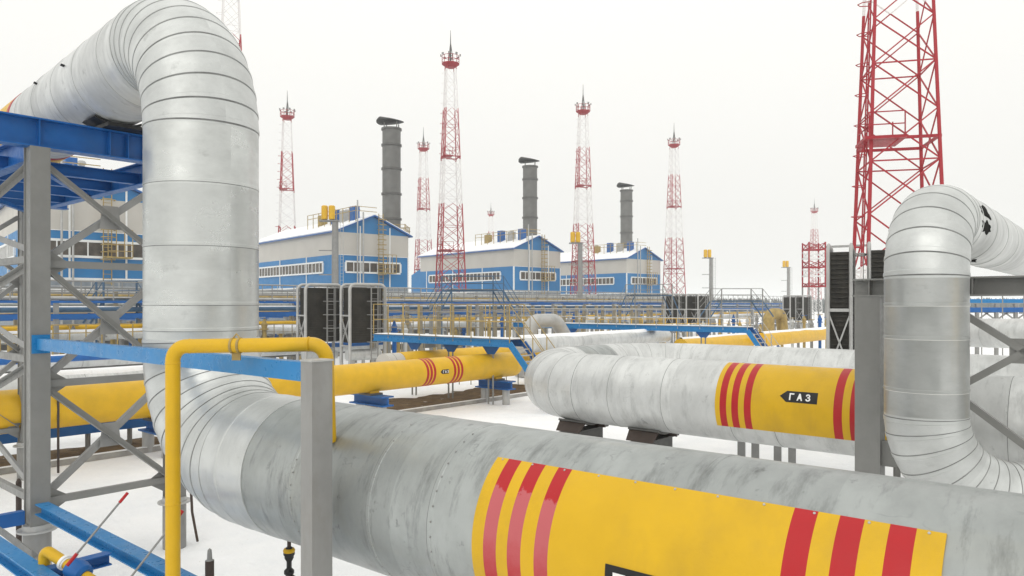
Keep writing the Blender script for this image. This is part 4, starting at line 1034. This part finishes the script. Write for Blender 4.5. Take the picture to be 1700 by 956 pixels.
    # roof plant near the ridge
    for i, (y, hh, mt) in enumerate(((2.5, 1.5, 'blue'), (5.5, 1.2, 'grey_pale'), (8.5, 1.6, 'blue'), (12.5, 1.1, 'yellow_dull'))):
        MB().box(V((w_ / 2 - 1.6, y, 16.2 + hh / 2)), X, Y_, Z, (.5, .6, hh / 2 + .4)).build('roof_unit', mt, th)
        MB().lathe(V((w_ / 2 - .4, y + 1.4, 16.4)), [(0, .28), (1.4, .28), (1.5, .45), (1.8, .3)], 12).build('roof_vent', 'grey_pale', th)
    rr_ = MB()
    for z_ in (17.2, 17.8): rr_.bar(V((w_ / 2 - 2.9, -.3, z_)), V((w_ / 2 - 2.9, 15, z_)), .08, .08); rr_.bar(V((w_ / 2 - 2.9, -.3, z_)), V((w_ / 2 + .4, -.3, z_)), .08, .08)
    for i in range(9): rr_.bar(V((w_ / 2 - 2.9, -.3 + i * 1.9, 15.6)), V((w_ / 2 - 2.9, -.3 + i * 1.9, 17.8)), .08, .08)
    rr_.build('roof_railing', 'yellow_dull', th)
    an = MB(); an.poly([V((1, L + .02, 0)), V((1, L + 5, 0)), V((1, L + 5, 10.4)), V((1, L + .02, 12.2))], 8, X); fix_normals(an.build('annex', 'blue_wall', th))
    return th
hl = hall(); hang = R(40.5)
hl['label'] = 'nearest blue and beige hall in full view, behind the dark louvre units'
hl.location = (-24, 100, 0); hl.rotation_euler = (0, 0, hang)
clone(hl, 'middle blue and beige hall, behind a tall red and white mast', (.3, 131, 0), hang)
clone(hl, 'farthest blue and beige hall, right of the middle one', (24.8, 159, 0), hang)
clone(hl, 'blue and beige hall seen through the left trestle', (-43.6, 65.3, 0), hang)

# ------------------------------------------------------------------ lattice masts
def mast():
    th = thing('lattice_mast', '', 'mast', (0, 0, 0), 'red and white lattice masts')
    Hm = 40.0
    def half(z_): return (4.35 - .0735 * z_) / 2
    cs = ((-1, -1), (1, -1), (1, 1), (-1, 1))
    def pt(k, z_): h = half(z_); return V((cs[k][0] * h, cs[k][1] * h, z_))
    for k in range(4):
        mb = MB(); mb.tube([pt(k, 0), pt(k, 13), pt(k, 26), pt(k, Hm)], [.115, .10, .08, .055], 8); mb.build('leg', 'mast', th)
    zs_ = [0.0]
    while zs_[-1] < Hm - 1.2: zs_.append(min(Hm, zs_[-1] + max(1.7, half(zs_[-1]) * 1.38)))
    for k in range(4):
        mb = MB(); k2 = (k + 1) % 4
        for i in range(len(zs_) - 1):
            a0, a1 = zs_[i], zs_[i + 1]; tk = .08 - .0011 * a0
            mb.bar(pt(k, a0), pt(k2, a1), tk, tk); mb.bar(pt(k2, a0), pt(k, a1), tk, tk)
            if i % 2 == 0: mb.bar(pt(k, a0), pt(k2, a0), tk, tk)
        mb.build('bracing', 'mast', th)
    for z_, ov_ in ((12.2, .55), (26.2, .4)):
        h = half(z_); mb = MB()
        for s_ in (-1, 1): mb.bar(V((-h - .1, s_ * h, z_)), V((h + .1, s_ * h, z_)), .12, .14); mb.bar(V((s_ * h, -h, z_ + .003)), V((s_ * h, h, z_ + .003)), .12, .14)
        mb.box(V((-h * .62, -h * .5, z_)), V((1, 0, 0)), V((0, 1, 0)), Z, (h * .62, h * .75, .07))
        for x in (-h - .2, -.1):
            for y in (-h - .4, h * .3): mb.bar(V((x, y, z_)), V((x, y, z_ + 1.2)), .06, .06)
        for zz in (.6, 1.2): mb.bar(V((-h - .2, -h - .4, z_ + zz)), V((-.1, -h - .4, z_ + zz)), .05, .05); mb.bar(V((-h - .2, -h - .4, z_ + zz)), V((-h - .2, h * .3, z_ + zz)), .05, .05)
        mb.build('rest_platform', 'red_mast', th)
    lad = MB(); h0, h1 = half(.5), half(39.5)
    for y in (-.25, .25): lad.bar(V((-h0 - .15, y - h0 * .6, .5)), V((-h1 - .15, y - h1 * .6, 39.5)), .06, .06)
    for i in range(52):
        z_ = 1 + i * .75; h = half(z_)
        if i % 2 == 0: lad.tube([V((-h - .15, -h * .6 - .35, z_)), V((-h - .6, -h * .6 - .3, z_)), V((-h - .8, -h * .6, z_)), V((-h - .6, -h * .6 + .3, z_)), V((-h - .15, -h * .6 + .35, z_))], .025, 5)
        lad.bar(V((-h - .15, -h * .6 - .25, z_)), V((-h - .15, -h * .6 + .25, z_)), .035, .035)
    lad.build('ladder', 'mast', th)
    pf = MB(); pr = 1.38                                   # floodlight gallery
    pf.lathe(V((0, 0, 39.6)), [(0, .7), (.5, pr), (.62, pr)], 12)
    for k in range(12):
        an = R(30 * k); an2 = R(30 * k + 30); c0 = V((math.cos(an) * pr, math.sin(an) * pr, 40.1)); c1_ = V((math.cos(an2) * pr, math.sin(an2) * pr, 40.1))
        pf.bar(c0, c0 + Z * 1.2, .07, .07)
        for zz in (.6, 1.2): pf.bar(c0 + Z * zz, c1_ + Z * zz, .06, .06)
    pf.build('gallery', 'red_mast', th)
    for k in range(8):
        an = R(22 + 45 * k); c = V((math.cos(an) * (pr + .15), math.sin(an) * (pr + .15), 41.45))
        MB().box(c, V((math.cos(an), math.sin(an), 0)), V((-math.sin(an), math.cos(an), 0)), Z, (.09, .16, .14)).build('floodlight', 'grey_mid', th)
    sp_ = MB(); sp_.tube([V((0, 0, 40)), V((0, 0, 42.5)), V((0, 0, 45.2))], [.16, .10, .03], 8)
    for k in range(3):
        an = R(120 * k); sp_.bar(V((math.cos(an) * .5, math.sin(an) * .5, 40.2)), V((0, 0, 43.4)), .09, .09)
        sp_.bar(V((math.cos(an) * .3, math.sin(an) * .3, 41.4)), V((math.cos(an + 2.09) * .3, math.sin(an + 2.09) * .3, 41.4)), .05, .05)
    sp_.build('spire', 'grey_dark', th)
    return th
ms = mast(); ms['label'] = 'largest red lattice mast, cut off by the top edge, behind the right riser'; ms.location = place(1489, 36.6); ms.rotation_euler = (0, 0, R(-12 - 27))
ms.rotation_euler = (0, 0, R(-14)); ms.scale = (.86, .86, 1)
for px, Y, rz, lab in ((748, 110, 20, 'tall red and white mast rising in front of the middle hall'),
                       (477, 141, 12, 'red and white mast behind the nearest hall, just right of the tall riser'),
                       (703, 170, 25, 'slim red and white mast between the nearest stack and the tall mast'),
                       (968, 137, 14, 'red and white mast in front of the farthest hall'),
                       (1119, 166, 18, 'red and white mast right of the farthest hall'),
                       (1352, 285, 10, 'small distant mast near the largest dark louvre unit'),
                       (815, 295, 10, 'tiny distant mast peeking over the middle hall roof'),
                       (384, 80, 24, 'pale mast top partly hidden behind the tall riser bend')):
    clone(ms, lab, place(px, Y), R(rz)).scale = (.95, .95, 1)

# ------------------------------------------------------------------ things at the right behind the riser
p4 = W(1605, 26, 552); p5 = W(1800, 22.5, 556)
o = tag(MB().rings(straight(p4 - (p5 - p4).normalized() * 1.2, p5 + (p5 - p4), .5, Z, [2, 5, 8, 11, 13]), 40).build('insulated_pipe', ['galv_pale', 'seal'], None, 32, V((p4.x, p4.y, 0))), 'grey insulated pipe at the right edge, above the arrow-marked pipe', 'pipe')
o = thing('pipe_rack', 'far blue-roofed rack with X-braces seen right of the right-hand riser', 'pipe rack', place(1620, 46))
for k in range(7):
    c = W(1590 + k * 32, 46, 505); MB().bar(V((c.x, c.y, 0)), V((c.x, c.y, EYE + .25)), .18, .18).build('post', 'grey_mid', o)
    d_ = W(1590 + (k + 1) * 32, 46, 505)
    MB().bar(V((c.x, c.y, EYE - 1.0)), V((d_.x, d_.y, EYE - .15)), .08, .08).build('brace', 'grey_mid', o); MB().bar(V((c.x, c.y, EYE - .15)), V((d_.x, d_.y, EYE - 1.0)), .08, .08).build('brace', 'grey_mid', o)
for z_, mt, h_ in ((.2, 'blue_light', .25), (-.35, 'blue', .3), (-1.05, 'grey_mid', .14)):
    MB().bar(W(1585, 46, 505) + Z * z_, W(1810, 46, 505) + Z * z_, .2, h_).build('long_beam', mt, o)

sx = place(1351, 100); sc_t = thing('scaffold_tower', 'short red and white scaffold tower left of the largest dark louvre unit', 'scaffold', sx)
for i, (dx, dy) in enumerate(((-1.1, -1.1), (1.1, -1.1), (1.1, 1.1), (-1.1, 1.1))):
    b = sx + V((dx, dy, 0)); MB().bar(b, b + Z * 6.5, .16, .16).build('post', 'grey_mid', sc_t); MB().bar(b + Z * 6.5, b + Z * 12.6, .16, .16).build('post', 'red_mast', sc_t)
mb = MB()
for z_, hh, mt in ((6.6, .5, 0), (8.0, 1.0, 1), (9.2, .9, 0), (10.4, .9, 1), (11.6, .9, 0)):
    for (a0, b0) in (((-1.1, -1.1), (1.1, -1.1)), ((-1.1, 1.1), (1.1, 1.1)), ((-1.1, -1.1), (-1.1, 1.1)), ((1.1, -1.1), (1.1, 1.1))):
        mb.bar(sx + V((*a0, z_)), sx + V((*b0, z_)), .12, .14, mt); mb.bar(sx + V((*a0, z_)), sx + V((*b0, z_ + hh)), .09, .09, mt); mb.bar(sx + V((*b0, z_)), sx + V((*a0, z_ + hh)), .09, .09, mt)
mb.build('bracing', ['red_mast', 'trim'], sc_t)
for z_ in (5.4, 11.9): MB().bar(sx + V((1.2, -1.2, z_)), sx + V((6.5, -1.4, z_ + .2)), .3, .3).build('arm', 'grey_mid', sc_t)

# ------------------------------------------------------------------ far forest
mb = MB(); r2 = random.Random(3)
for i in range(2600):
    Y = 330 * (900 / 330) ** r2.random(); X = r2.uniform(-.75, .8) * Y; h = EYE + Y * .0098 * r2.uniform(.55, 1.05); w_ = h * r2.uniform(.15, .3); b = V((X, Y, -.2))
    nl, ns = 4, 6
    for l in range(nl):
        z0, z1 = h * (l / nl * .85), h * min(1, l / nl * .85 + .42); ww = w_ * (1 - l / nl * .75)
        o = len(mb.v)
        for k in range(ns):
            an = 2 * math.pi * k / ns + l; q = ww * r2.uniform(.7, 1.25); mb.v.append(b + V((math.cos(an) * q, math.sin(an) * q, z0 + r2.uniform(-.3, .3))))
        mb.v.append(b + V((0, 0, z1)))
        for k in range(ns): mb.face([o + k, o + (k + 1) % ns, o + ns])
fo = mb.build('forest', 'conifer', None, 20); fo['kind'] = 'stuff'; fo['label'] = 'dark conifer forest along the horizon'; fo['category'] = 'forest'

# ------------------------------------------------------------------ cold damp air
m = bpy.data.materials.new('cold_air'); m.use_nodes = True; nt = m.node_tree; nt.nodes.remove(nt.nodes['Principled BSDF'])
pv = nd(nt, 'ShaderNodeVolumePrincipled'); pv.inputs['Color'].default_value = (.95, .97, .98, 1); pv.inputs['Density'].default_value = .0006; pv.inputs['Anisotropy'].default_value = .2
nt.links.new(pv.outputs[0], nt.nodes['Material Output'].inputs['Volume']); M['air'] = m
hz = MB().box(V((0, 1900, 23)), V((1, 0, 0)), V((0, 1, 0)), Z, (3050, 2150, 24.5)).build('haze', 'air'); hz['kind'] = 'stuff'; hz['label'] = 'thin cold haze over the whole plant'; hz['category'] = 'haze'
sc.cycles.volume_bounces = 1
